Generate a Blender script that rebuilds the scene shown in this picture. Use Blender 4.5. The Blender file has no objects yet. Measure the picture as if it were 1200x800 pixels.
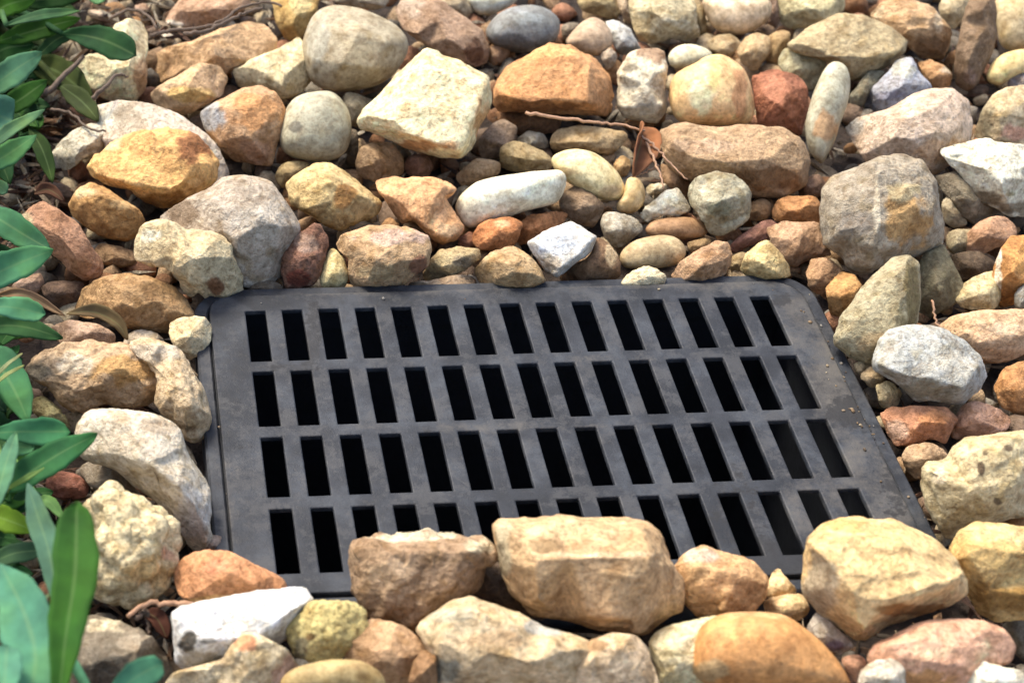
import bpy, bmesh, math, random
import numpy as np
from mathutils import Matrix, Vector
from mathutils.geometry import delaunay_2d_cdt

random.seed(7)
rng = np.random.default_rng(7)
U = 0.02                      # metres per slot pitch of the grate

# ------------------------------------------------------------------ camera
CAM_R = np.array([[0.997747, -0.064895, 0.017027],
                  [0.032702, 0.691998, 0.721158],
                  [-0.058582, -0.718977, 0.692561]])      # world -> camera axes
CAM_P = np.array([-3.9595, -35.4673, 29.839])             # in pitches
FPX, PCX, PCY = 2000.0, 250.0, 500.0
scene = bpy.context.scene
C = scene.collection
cam_d = bpy.data.cameras.new('camera')
cam = bpy.data.objects.new('camera', cam_d)
C.objects.link(cam)
m = Matrix(CAM_R.T.tolist()).to_4x4()
m.translation = Vector((CAM_P * U).tolist())
cam.matrix_world = m
cam_d.sensor_width = 36
cam_d.lens = 60
cam_d.shift_x = 350 / 1200
cam_d.shift_y = 100 / 1200
cam_d.clip_start = 0.02
cam_d.clip_end = 500
cam_d.dof.use_dof = True
cam_d.dof.focus_distance = 45.5 * U
cam_d.dof.aperture_fstop = 11.0
scene.camera = cam

# ------------------------------------------------------------------ light
sun_dir = Vector((-0.34, 0.42, 0.84)).normalized()
w = bpy.data.worlds.new('World')
scene.world = w
w.use_nodes = True
nt = w.node_tree
bg = nt.nodes['Background']
sky = nt.nodes.new('ShaderNodeTexSky')
sky.sky_type = 'NISHITA'
sky.sun_disc = False
sky.sun_elevation = math.asin(sun_dir.z)
sky.sun_rotation = math.atan2(sun_dir.x, sun_dir.y)
sky.air_density = 1.0
sky.dust_density = 4.0
nt.links.new(sky.outputs[0], bg.inputs[0])
bg.inputs[1].default_value = 0.15
sl = bpy.data.lights.new('sun', 'SUN')
sl.energy = 1.75
sl.angle = math.radians(15.0)
sl.color = (1.0, 0.93, 0.80)
so = bpy.data.objects.new('sun', sl)
C.objects.link(so)
so.rotation_euler = sun_dir.to_track_quat('Z', 'Y').to_euler()
so.location = (0, 0, 3)
scene.view_settings.view_transform = 'Standard'
scene.view_settings.look = 'None'
scene.view_settings.exposure = 1.22
scene.view_settings.gamma = 1.0

# ------------------------------------------------------------------ maths
def rays(px, py):
    d = np.stack([(np.asarray(px, float) - PCX) / FPX, -(np.asarray(py, float) - PCY) / FPX,
                  -np.ones_like(np.asarray(px, float))], -1)
    return d @ CAM_R          # = R^T d, world direction with camera depth 1

def on_z(px, py, z):
    d = rays(px, py)
    return CAM_P + d * ((z - CAM_P[2]) / d[..., 2:3])

def depth_at(px, py, z):
    d = rays(np.array(px), np.array(py))
    return (z - CAM_P[2]) / d[2]

def srgb(h):
    c = np.array([int(h[i:i + 2], 16) / 255 for i in (0, 2, 4)])
    return np.where(c <= 0.04045, c / 12.92, ((c + 0.055) / 1.055) ** 2.4)

_perm = np.random.default_rng(3).permutation(512)
_grad = np.random.default_rng(4).normal(size=(512, 3))
_grad /= np.linalg.norm(_grad, axis=1, keepdims=True)

def noise3(p):
    pi = np.floor(p).astype(int)
    pf = p - pi
    f = pf * pf * pf * (pf * (pf * 6 - 15) + 10)
    out = 0
    for dx in (0, 1):
        for dy in (0, 1):
            for dz in (0, 1):
                h = _perm[(_perm[(_perm[(pi[:, 0] + dx) % 512] + pi[:, 1] + dy) % 512] + pi[:, 2] + dz) % 512]
                g = _grad[h]
                dd = pf - np.array([dx, dy, dz])
                v = (g * dd).sum(1)
                wx = f[:, 0] if dx else 1 - f[:, 0]
                wy = f[:, 1] if dy else 1 - f[:, 1]
                wz = f[:, 2] if dz else 1 - f[:, 2]
                out = out + v * wx * wy * wz
    return out * 1.6

def fbm(p, octv=4, gain=0.5):
    a, s, o = 1.0, 0, 0
    for i in range(octv):
        o = o + a * noise3(p * 2 ** i + i * 17.3)
        s += a
        a *= gain
    return o / s * 1.3

def worley(p, seed):
    """distance to nearest of jittered lattice points"""
    pi = np.floor(p).astype(int)
    best = np.full(len(p), 9.0)
    for dx in (-1, 0, 1):
        for dy in (-1, 0, 1):
            for dz in (-1, 0, 1):
                c = pi + (dx, dy, dz)
                h = _perm[(_perm[(_perm[(c[:, 0] + seed) % 512] + c[:, 1]) % 512] + c[:, 2]) % 512]
                j = (_grad[h] * 0.5 + 0.5)
                best = np.minimum(best, np.linalg.norm(p - c - j, axis=1))
    return best

# ------------------------------------------------------------------ materials
def new_mat(name):
    mt = bpy.data.materials.new(name)
    mt.use_nodes = True
    t = mt.node_tree
    return mt, t, t.nodes['Principled BSDF']

def N(t, kind, **kw):
    n = t.nodes.new(kind)
    for k, v in kw.items():
        if k.startswith('i_'):
            n.inputs[k[2:].replace('_', ' ')].default_value = v
        else:
            setattr(n, k, v)
    return n

def mixrgb(t, mode, fac, a, b):
    n = t.nodes.new('ShaderNodeMix')
    n.data_type = 'RGBA'
    n.blend_type = mode
    for sock, v in ((n.inputs[0], fac), (n.inputs[6], a), (n.inputs[7], b)):
        if hasattr(v, 'links'):
            t.links.new(v, sock)
        else:
            sock.default_value = v
    return n.outputs[2]

def ramp(t, src, stops):
    r = t.nodes.new('ShaderNodeValToRGB')
    el = r.color_ramp.elements
    el[0].position, el[0].color = stops[0]
    el[1].position, el[1].color = stops[-1]
    for p, c in stops[1:-1]:
        e = el.new(p)
        e.color = c
    t.links.new(src, r.inputs[0])
    return r.outputs[0]

def g4(v):
    return (v, v, v, 1)

def stone_material(name, grain, pits, bump, rough):
    mt, t, b = new_mat(name)
    L = t.links.new
    tc = N(t, 'ShaderNodeTexCoord')
    inf = N(t, 'ShaderNodeObjectInfo')
    off = N(t, 'ShaderNodeVectorMath', operation='MULTIPLY_ADD')
    L(inf.outputs['Random'], off.inputs[0])
    off.inputs[1].default_value = (31, 17, 53)
    L(tc.outputs['Object'], off.inputs[2])
    at = N(t, 'ShaderNodeAttribute', attribute_name='tint')
    def noise(sc, det=5, rgh=0.6):
        n = N(t, 'ShaderNodeTexNoise')
        n.inputs['Scale'].default_value = sc
        n.inputs['Detail'].default_value = det
        n.inputs['Roughness'].default_value = rgh
        L(off.outputs[0], n.inputs['Vector'])
        return n.outputs[0]
    n1, n2, n3 = noise(90, 6, 0.65), noise(420, 4, 0.7), noise(1500, 2, 0.6)
    col = mixrgb(t, 'MULTIPLY', 1.0, at.outputs[0], ramp(t, n1, [(0.32, (0.66, 0.60, 0.53, 1)), (0.5, g4(0.98)), (0.68, (1.2, 1.2, 1.22, 1))]))
    n4 = noise(210, 5, 0.7)
    col = mixrgb(t, 'MULTIPLY', 0.75, col, ramp(t, n4, [(0.36, (0.76, 0.71, 0.65, 1)), (0.5, g4(1.0)), (0.66, g4(1.14))]))
    col = mixrgb(t, 'MULTIPLY', grain, col, ramp(t, n2, [(0.32, (0.52, 0.48, 0.44, 1)), (0.5, g4(0.98)), (0.7, g4(1.2))]))
    col = mixrgb(t, 'MULTIPLY', grain * 0.6, col, ramp(t, n3, [(0.3, g4(0.6)), (0.65, g4(1.15))]))
    # thin ochre veins and dirt films
    vein = noise(55, 3, 0.5)
    vm = ramp(t, vein, [(0.485, g4(0)), (0.5, g4(1)), (0.515, g4(0))])
    mu = N(t, 'ShaderNodeMath', operation='MULTIPLY')
    L(vm, mu.inputs[0]); mu.inputs[1].default_value = 0.22
    col = mixrgb(t, 'MIX', mu.outputs[0], col, (0.30, 0.19, 0.10, 1))
    vo = N(t, 'ShaderNodeTexVoronoi')
    vo.inputs['Scale'].default_value = 260
    L(off.outputs[0], vo.inputs['Vector'])
    pm = N(t, 'ShaderNodeMath', operation='MULTIPLY')
    pr = ramp(t, vo.outputs['Distance'], [(0.0, g4(1)), (0.2, g4(0))])
    pmask = ramp(t, noise(70, 2), [(0.52, g4(0)), (0.62, g4(1))])
    L(pr, pm.inputs[0]); L(pmask, pm.inputs[1])
    pk = N(t, 'ShaderNodeMath', operation='MULTIPLY')
    L(pm.outputs[0], pk.inputs[0]); pk.inputs[1].default_value = pits
    col = mixrgb(t, 'MIX', pk.outputs[0], col, (0.10, 0.075, 0.05, 1))
    L(col, b.inputs['Base Color'])
    b.inputs['Roughness'].default_value = rough
    b.inputs['Specular IOR Level'].default_value = 0.35
    h = N(t, 'ShaderNodeMath', operation='MULTIPLY_ADD')
    L(n2, h.inputs[0]); h.inputs[1].default_value = 0.45; L(n4, h.inputs[2])
    h2 = N(t, 'ShaderNodeMath', operation='MULTIPLY_ADD')
    L(n3, h2.inputs[0]); h2.inputs[1].default_value = 0.14; L(h.outputs[0], h2.inputs[2])
    h3 = N(t, 'ShaderNodeMath', operation='MULTIPLY_ADD')
    L(pk.outputs[0], h3.inputs[0]); h3.inputs[1].default_value = -0.5; L(h2.outputs[0], h3.inputs[2])
    bp = N(t, 'ShaderNodeBump')
    bp.inputs['Strength'].default_value = bump
    bp.inputs['Distance'].default_value = 0.0022
    L(h3.outputs[0], bp.inputs['Height'])
    L(bp.outputs[0], b.inputs['Normal'])
    return mt

MAT = {
    'r': stone_material('smooth_river_stone', 0.4, 0.6, 0.3, 0.62),
    'n': stone_material('weathered_stone', 0.6, 0.8, 0.75, 0.8),
    'a': stone_material('broken_stone', 0.6, 0.7, 0.85, 0.82),
    'k': stone_material('knobbly_stone', 0.7, 1.0, 1.0, 0.88),
}

def flat_material(name, color, rough, nscale=60, lo=0.7, hi=1.15, bump=0.3, dist=0.002):
    mt, t, b = new_mat(name)
    tc = N(t, 'ShaderNodeTexCoord')
    n = N(t, 'ShaderNodeTexNoise')
    n.inputs['Scale'].default_value = nscale
    n.inputs['Detail'].default_value = 8
    n.inputs['Roughness'].default_value = 0.65
    t.links.new(tc.outputs['Object'], n.inputs['Vector'])
    col = mixrgb(t, 'MULTIPLY', 1.0, (*color, 1), ramp(t, n.outputs[0], [(0.3, g4(lo)), (0.7, g4(hi))]))
    t.links.new(col, b.inputs['Base Color'])
    b.inputs['Roughness'].default_value = rough
    bp = N(t, 'ShaderNodeBump')
    bp.inputs['Strength'].default_value = bump
    bp.inputs['Distance'].default_value = dist
    t.links.new(n.outputs[0], bp.inputs['Height'])
    t.links.new(bp.outputs[0], b.inputs['Normal'])
    return mt

M_SOIL = flat_material('damp_soil', (0.028, 0.018, 0.012), 0.95, 220, 0.4, 1.7, 0.9, 0.004)
M_TWIG = flat_material('dry_twig', (0.11, 0.075, 0.05), 0.85, 300, 0.6, 1.3)
M_NEEDLE = flat_material('dry_needle', (0.36, 0.20, 0.11), 0.6, 300, 0.7, 1.2)
M_PIT = flat_material('basin_plastic', (0.012, 0.014, 0.018), 0.6, 80)

def grate_material():
    mt, t, b = new_mat('weathered_black_plastic')
    L = t.links.new
    tc = N(t, 'ShaderNodeTexCoord')
    def noise(sc, det=6, r=0.6):
        n = N(t, 'ShaderNodeTexNoise')
        n.inputs['Scale'].default_value = sc
        n.inputs['Detail'].default_value = det
        n.inputs['Roughness'].default_value = r
        L(tc.outputs['Object'], n.inputs['Vector'])
        return n.outputs[0]
    big, mid, fine = noise(30, 6), noise(160, 6, 0.75), noise(900, 3, 0.7)
    base = ramp(t, big, [(0.38, (0.009, 0.011, 0.015, 1)), (0.5, (0.018, 0.021, 0.027, 1)), (0.60, (0.032, 0.037, 0.045, 1))])
    col = mixrgb(t, 'MULTIPLY', 0.8, base, ramp(t, mid, [(0.36, g4(0.42)), (0.5, g4(1.0)), (0.63, (1.65, 1.58, 1.46, 1))]))
    col = mixrgb(t, 'MULTIPLY', 0.6, col, ramp(t, fine, [(0.3, g4(0.75)), (0.7, g4(1.25))]))
    # dried silt film
    sm = ramp(t, noise(45, 9, 0.82), [(0.50, g4(0)), (0.56, g4(1))])
    k = N(t, 'ShaderNodeMath', operation='MULTIPLY')
    L(sm, k.inputs[0]); k.inputs[1].default_value = 0.45
    col = mixrgb(t, 'MIX', k.outputs[0], col, (0.062, 0.061, 0.060, 1))
    ds = N(t, 'ShaderNodeAttribute', attribute_name='silt')
    d1 = N(t, 'ShaderNodeMath', operation='MULTIPLY_ADD')
    L(noise(70, 8, 0.8), d1.inputs[0]); d1.inputs[1].default_value = 0.9
    L(ds.outputs['Fac'], d1.inputs[2])
    col = mixrgb(t, 'MIX', ramp(t, d1.outputs[0], [(0.62, g4(0)), (0.85, g4(0.8))]), col, (0.095, 0.086, 0.073, 1))
    # damp stain and wear held in a vertex attribute
    at = N(t, 'ShaderNodeAttribute', attribute_name='damp')
    sub = N(t, 'ShaderNodeMath', operation='MULTIPLY_ADD')
    L(mid, sub.inputs[0]); sub.inputs[1].default_value = 0.6
    hf = N(t, 'ShaderNodeMath', operation='MULTIPLY')
    L(at.outputs['Fac'], hf.inputs[0]); hf.inputs[1].default_value = 0.5
    L(hf.outputs[0], sub.inputs[2])
    dm = ramp(t, sub.outputs[0], [(0.49, g4(0)), (0.55, g4(0.85))])
    col = mixrgb(t, 'MIX', dm, col, (0.014, 0.014, 0.015, 1))
    L(col, b.inputs['Base Color'])
    L(ramp(t, mid, [(0.38, g4(0.5)), (0.62, g4(0.75))]), b.inputs['Roughness'])
    b.inputs['Specular IOR Level'].default_value = 0.35
    bp = N(t, 'ShaderNodeBump')
    bp.inputs['Strength'].default_value = 0.35
    bp.inputs['Distance'].default_value = 0.0008
    L(fine, bp.inputs['Height'])
    L(bp.outputs[0], b.inputs['Normal'])
    return mt
M_GRATE = grate_material()

# ------------------------------------------------------------------ helpers
def mesh_obj(name, verts, faces, mat, parent=None, smooth=True, loc=None):
    me = bpy.data.meshes.new(name)
    v = np.asarray(verts, float)
    if loc is None:
        loc = (0, 0, 0)
    me.from_pydata((v - np.asarray(loc)).tolist(), [], faces)
    me.update()
    if smooth:
        me.polygons.foreach_set('use_smooth', [True] * len(me.polygons))
    if mat:
        me.materials.append(mat)
    o = bpy.data.objects.new(name, me)
    o.location = loc
    C.objects.link(o)
    if parent:
        o.parent = parent
        o.matrix_parent_inverse = Matrix.Identity(4)
        o.location = Vector(loc) - parent.location
    return o

def tag(o, label=None, cat=None, group=None, kind=None):
    if label: o['label'] = label
    if cat: o['category'] = cat
    if group: o['group'] = group
    if kind: o['kind'] = kind
    return o

def empty(name, loc):
    o = bpy.data.objects.new(name, None)
    o.empty_display_size = 0.01
    o.location = loc
    C.objects.link(o)
    return o

def tube(pts, radii, n=7):
    """pts in metres; returns verts, faces of a closed tapering tube"""
    pts = np.asarray(pts, float)
    V, F = [], []
    k = len(pts)
    up = np.array([0.13, 0.21, 1.0])
    for i in range(k):
        d = pts[min(i + 1, k - 1)] - pts[max(i - 1, 0)]
        d /= np.linalg.norm(d) + 1e-12
        a = np.cross(d, up); a /= np.linalg.norm(a) + 1e-12
        b = np.cross(a, d)
        for j in range(n):
            th = 2 * math.pi * j / n
            V.append(pts[i] + radii[i] * (math.cos(th) * a + math.sin(th) * b))
    for i in range(k - 1):
        for j in range(n):
            F.append((i * n + j, i * n + (j + 1) % n, (i + 1) * n + (j + 1) % n, (i + 1) * n + j))
    F.append(tuple(range(n))[::-1])
    F.append(tuple((k - 1) * n + j for j in range(n)))
    return V, F

def spline(pts, n):
    """Catmull-Rom through the points, n samples per span"""
    P = np.asarray(pts, float)
    P = np.vstack([2 * P[0] - P[1], P, 2 * P[-1] - P[-2]])
    out = []
    for i in range(1, len(P) - 2):
        for k in range(n):
            t = k / n
            p0, p1, p2, p3 = P[i - 1:i + 3]
            out.append(0.5 * (2 * p1 + (p2 - p0) * t + (2 * p0 - 5 * p1 + 4 * p2 - p3) * t * t + (3 * p1 - p0 - 3 * p2 + p3) * t ** 3))
    out.append(P[-2])
    return np.array(out)
# ------------------------------------------------------------------ stones
def parse(s):
    return np.array([[float(x) for x in p.split(',')] for p in s.split()])

def resample(poly, n):
    P = np.vstack([poly, poly[:1]])
    L = np.concatenate([[0], np.cumsum(np.linalg.norm(np.diff(P, axis=0), axis=1))])
    s = np.linspace(0, L[-1], n, endpoint=False)
    return np.stack([np.interp(s, L, P[:, 0]), np.interp(s, L, P[:, 1])], 1)

def chaikin(poly, r, it):
    for _ in range(it):
        nx = np.roll(poly, -1, 0)
        poly = np.stack([poly * (1 - r) + nx * r, poly * r + nx * (1 - r)], 1).reshape(-1, 2)
    return poly

def interp_surface(ctrl, q):
    """piecewise linear surface through ctrl (x, y, z) evaluated at q"""
    vs = [Vector((a, b)) for a, b in ctrl[:, :2]]
    ov, oe, of, orig, _, _ = delaunay_2d_cdt(vs, [], [], 0, 1e-5)
    zz = np.array([ctrl[o[0], 2] if o else 0 for o in orig])
    xy = np.array([[v.x, v.y] for v in ov])
    z = np.full(len(q), np.nan)
    for f in of:
        a, b, c = xy[list(f)]
        T = np.array([[b[0] - a[0], c[0] - a[0]], [b[1] - a[1], c[1] - a[1]]])
        if abs(np.linalg.det(T)) < 1e-9:
            continue
        lm = np.linalg.solve(T, (q - a).T)
        m = (lm[0] > -1e-4) & (lm[1] > -1e-4) & (lm.sum(0) < 1 + 1e-4)
        z[m] = zz[f[0]] * (1 - lm[0][m] - lm[1][m]) + zz[f[1]] * lm[0][m] + zz[f[2]] * lm[1][m]
    bad = np.isnan(z)
    if bad.any():
        d = ((q[bad][:, None] - ctrl[None, :, :2]) ** 2).sum(2)
        z[bad] = ctrl[d.argmin(1), 2]
    return z

STONES = []
def tone(c):
    l = c @ np.array([.3, .6, .1])
    return (l + (c - l) * 0.88) * np.array([1.045, 0.995, 0.85])

GROUP = 'landscaping stones around the drain grate'
KP = srgb

def stone(name, label, hexcol, style, outline, k=None, t=1.0, over=0.0, zg=-0.75, patch='', rim=0.25, rough=1.0, hex2=None, cat=None, e=None):
    """outline: visible silhouette; k: crest points (x, y, share of thickness); over: raise towards the top of the pile"""
    i = len(STONES)
    r = np.random.default_rng(100 + i)
    raw = parse(outline)
    poly = chaikin(raw, *{'r': (0.25, 3), 'n': (0.2, 2), 'a': (0.09, 1), 'k': (0.2, 2)}[style])
    wh = poly.max(0) - poly.min(0)
    per = np.linalg.norm(np.diff(np.vstack([poly, poly[:1]]), axis=0), axis=1).sum()
    M = int(np.clip(per / 2.1, 48, 260))
    B = resample(poly, M)
    # centroid of area
    x, y = B[:, 0], B[:, 1]
    cr = x * np.roll(y, -1) - np.roll(x, -1) * y
    A = cr.sum() / 2
    c = np.array([((x + np.roll(x, -1)) * cr).sum(), ((y + np.roll(y, -1)) * cr).sum()]) / (6 * A)
    size = math.sqrt(abs(A))
    K = int(np.clip(size / 2.9, 10, 52))
    Kb = max(6, K // 3)
    lin = np.linspace(0, 1, K + 1)
    sf = 0.45 * lin + 0.55 * np.sin(lin * math.pi / 2)             # 0 centre .. 1 rim
    T = 0.50 * math.sqrt(size * min(wh)) * t                        # front thickness in px
    Tb = 0.55 * math.sqrt(size * min(wh))
    # ---- front rings
    rel = B - c
    Q = (c + sf[1:, None, None] * rel[None]).reshape(-1, 2)
    ss = np.repeat(sf[1:], M)
    q = np.vstack([c[None], Q])
    s = np.concatenate([[0], ss])
    if k is not None:
        kp = parse(k)
        if e is not None:                                           # crests: dense points keep the edge crisp
            ep = []
            for chain in e.split('/'):
                cp = parse(chain)
                for a_, b_ in zip(cp[:-1], cp[1:]):
                    m_ = max(2, int(np.linalg.norm((b_ - a_)[:2]) / 7))
                    ep += [a_ + (b_ - a_) * q_ / m_ for q_ in range(m_ + 1)]
            ep = np.array(ep)
            far = np.array([np.linalg.norm(ep[:, :2] - p_[:2], axis=1).min() > 13 for p_ in kp])
            kp = np.vstack([kp[far], ep])
        rp = resample(poly, 40)
        rimz = rim * (1 + 0.10 * r.uniform(-1, 1, len(rp)))
        ctrl = np.vstack([kp, np.column_stack([rp, rimz])])
        F = interp_surface(ctrl, q)
        z = F * (1 - s ** 12) ** 0.5
    elif style == 'r':
        n = (q - c) / (wh / 2)
        F = 1 + 0.12 * (n @ r.normal(size=2))
        z = F * np.sqrt(np.clip(1 - s ** 2.3, 0, 1))
    else:
        n = (q - c) / (wh / 2)
        nf = r.integers(4, 7)
        ph0 = r.uniform(0, 2 * math.pi)
        pl = []
        for j in range(nf):
            ph = ph0 + 2 * math.pi * (j + r.uniform(-.3, .3)) / nf
            pl.append(r.uniform(0.92, 1.2) - r.uniform(0.5, 1.25) * (n[:, 0] * math.cos(ph) + n[:, 1] * math.sin(ph)))
        pl.append(1.0 + 0.25 * (n @ r.normal(size=2)))
        pl = np.array(pl)
        sh = {'a': 50.0, 'n': 26.0, 'k': 8.0}[style]
        F = -np.log(np.exp(-sh * pl).sum(0)) / sh
        F = np.maximum(F, 0.16)
        z = F * (1 - s ** 5) ** 0.5
    z = z * T
    zf0, zf = z[0], z[1:].reshape(K, M)
    # soften the creases a little
    for _ in range({'r': 6, 'n': 3, 'a': 1, 'k': 3}[style]):
        inner = zf.copy()
        inner[:-1] = 0.5 * zf[:-1] + 0.125 * (np.roll(zf, 1, 1)[:-1] + np.roll(zf, -1, 1)[:-1]) + 0.125 * (np.vstack([np.full((1, M), zf0), zf[:-2]]) + zf[1:])
        zf = inner
        zf0 = zf[0].mean()
    # ---- back rings
    sb = np.cos(np.linspace(0, 1, Kb + 1)[1:-1] * math.pi / 2)
    Qb = (c + sb[:, None, None] * rel[None]).reshape(-1, 2)
    zb = -Tb * np.repeat((1 - sb ** 2.6) ** 0.5, M) * (1 + 0.0 * Qb[:, 0])
    q = np.vstack([c[None], Q, Qb, c[None]])
    z = np.concatenate([[zf0], zf.ravel(), zb, [-Tb]])
    faces = []
    for j in range(M):
        faces.append((0, 1 + (j + 1) % M, 1 + j))
    rows = K + Kb - 1
    for a in range(rows - 1):
        b0 = 1 + a * M
        for j in range(M):
            j2 = (j + 1) % M
            faces.append((b0 + j, b0 + j2, b0 + M + j2, b0 + M + j))
    last = 1 + (rows - 1) * M
    top = 1 + rows * M
    for j in range(M):
        faces.append((last + j, last + (j + 1) % M, top))
    # ---- stand it in the bed: choose the depth at which its lowest point meets the bed
    d0 = depth_at(c[0], c[1], 0.0)
    D = rays(q[:, 0], q[:, 1])
    low = zg
    d = d0
    for _ in range(4):
        dep = d - z * (d / FPX)
        W = CAM_P + D * dep[:, None]
        zmin = np.quantile(W[:, 2], 0.02)
        d += (low - zmin) / D[0, 2]
    d -= over
    W = CAM_P + D * (d - z * (d / FPX))[:, None]
    # ---- relief: displace along the normals
    unit = size / 43.0                                            # stone size in pitches
    me_n = np.zeros_like(W)
    Fq = np.array([f for f in faces if len(f) == 4])
    fn = np.cross(W[Fq[:, 2]] - W[Fq[:, 0]], W[Fq[:, 3]] - W[Fq[:, 1]])
    for a in range(4):
        np.add.at(me_n, Fq[:, a], fn)
    me_n[0] = me_n[1:M + 1].sum(0)
    me_n[top] = me_n[last:last + M].sum(0)
    me_n /= np.linalg.norm(me_n, axis=1, keepdims=True) + 1e-9
    if (me_n[0] @ (CAM_P - W[0])) < 0:
        me_n = -me_n
        faces = [f[::-1] for f in faces]
    P = W + r.uniform(0, 400, 3)
    amp = {'r': 0.022, 'n': 0.050, 'a': 0.042, 'k': 0.055}[style] * rough
    g = math.sqrt(max(unit, 0.35))
    W = W + me_n * (amp * g * fbm(P * 1.3 / g, 3))[:, None]
    # broken faces: planes that cut corners off
    ncut = {'r': 0, 'n': 9, 'a': 16, 'k': 0}[style]
    if k is not None:
        ncut = 2 if e is not None else ncut // 2
    cc_ = W.mean(0)
    vw = (CAM_P - cc_) / np.linalg.norm(CAM_P - cc_)
    fr_ = np.zeros(len(W), bool); fr_[:1 + K * M] = True            # cut the upper side; the outline keeps its corners
    for _ in range(ncut):
        nn_ = r.normal(size=3)
        nn_ = nn_ - (nn_ @ vw) * vw
        nn_ = nn_ / np.linalg.norm(nn_) + vw * r.uniform(0.45, 1.5)
        nn_ /= np.linalg.norm(nn_)
        dd_ = W @ nn_
        off_ = np.quantile(dd_[fr_], (r.uniform(0.80, 0.97) if e is None else r.uniform(.95, .985)) if style == 'a' else r.uniform(0.88, 0.98))
        ex = np.clip(dd_ - off_, 0, None) / (nn_ @ vw)
        ex = np.minimum(ex, 0.30 * unit + 0.05)
        W = W - ex[:, None] * vw * (0.95 if style == 'a' else 0.85)
    disp = np.zeros(len(W))
    if style in 'an':
        st = np.abs(fbm(P * 2.1 / g, 4, 0.6))
        disp += amp * g * 0.5 * (0.35 - st)
        disp += amp * g * 0.5 * np.minimum(0, fbm(P * 1.6 / g + 70, 2) + 0.12) * 2.2
        disp += 0.018 * rough * fbm(P * 6.0, 3)
        bed_n = r.normal(size=3); bed_n /= np.linalg.norm(bed_n)       # bedding: low broken steps
        hh = (P @ bed_n) * (2.6 / g) + 0.9 * fbm(P * 0.8 / g + 40, 3)
        fr = hh - np.floor(hh)
        disp += (0.034 if style == 'a' else 0.018) * g * rough * (np.clip(fr / 0.8, 0, 1) - np.clip((fr - .8) / .2, 0, 1)) * np.clip(fbm(P * 0.9 / g + 5, 2) * 3 + .3, 0, 1)
    elif style == 'k':
        wv = worley(P * (3.0 / max(g, .8)), i)
        disp += 0.19 * rough * g * (0.35 - wv * wv) + 0.04 * (0.5 - worley(P * 6.5, i + 9))
        disp += 0.02 * fbm(P * 9.0, 2)
    W = W + me_n * disp[:, None]
    # ---- colour of the stone itself
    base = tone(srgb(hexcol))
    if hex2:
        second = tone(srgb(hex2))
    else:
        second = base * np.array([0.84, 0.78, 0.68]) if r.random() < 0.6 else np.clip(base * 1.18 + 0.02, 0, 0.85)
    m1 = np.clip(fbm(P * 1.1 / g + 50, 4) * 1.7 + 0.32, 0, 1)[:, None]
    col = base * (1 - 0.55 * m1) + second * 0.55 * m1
    m2 = np.clip(fbm(P * 2.6 + 90, 4) * 2.2 - 0.1, 0, 1)[:, None]
    col = col * (1 - m2 * (np.array([0.24, 0.30, 0.42]) if r.random() < .55 else np.array([-0.22, -0.22, -0.18])))
    m3 = np.clip(fbm(P * 5.0 + 30, 4) * 2.6 - 0.55, 0, 1)[:, None] * (0.3 if style == 'r' else 0.6)
    col = col * (1 - m3 * np.array([0.35, 0.42, 0.48]))
    m4 = np.clip(fbm(P * 3.7 + 130, 4) * 2.6 - 0.6, 0, 1)[:, None] * 0.5
    col = col * (1 + m4 * 0.45)
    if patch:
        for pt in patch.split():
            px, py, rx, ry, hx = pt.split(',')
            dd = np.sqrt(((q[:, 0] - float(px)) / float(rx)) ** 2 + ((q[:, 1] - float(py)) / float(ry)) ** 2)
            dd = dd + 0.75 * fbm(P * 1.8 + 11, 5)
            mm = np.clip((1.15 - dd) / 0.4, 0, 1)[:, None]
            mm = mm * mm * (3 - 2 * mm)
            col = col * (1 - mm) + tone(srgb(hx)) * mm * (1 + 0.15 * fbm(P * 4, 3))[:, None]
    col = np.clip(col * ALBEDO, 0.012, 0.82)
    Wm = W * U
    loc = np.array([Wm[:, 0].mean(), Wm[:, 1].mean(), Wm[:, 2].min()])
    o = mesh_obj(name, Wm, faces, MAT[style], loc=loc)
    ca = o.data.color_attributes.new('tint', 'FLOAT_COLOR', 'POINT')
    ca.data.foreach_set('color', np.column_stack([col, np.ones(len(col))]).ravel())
    tag(o, label, cat or ('pebble' if name == 'pebble' else 'stone'), GROUP)
    STONES.append(o)
    return o
ALBEDO = 1.0
# ------------------------------------------------------------------ grate, ground and bed (written in pitches, scaled by U)
X0, X1, Y0, Y1 = -1.25, 15.25, -10.08, 0.66          # lid
ROW, GAP, SLW = 2.06, 0.408, 0.275

def grid_lines(must, step):
    must = sorted(set(round(v, 5) for v in must))
    out = []
    for a, b in zip(must[:-1], must[1:]):
        n = max(1, int(math.ceil((b - a) / step)))
        out += [a + (b - a) * i / n for i in range(n)]
    return out + [must[-1]]

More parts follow.
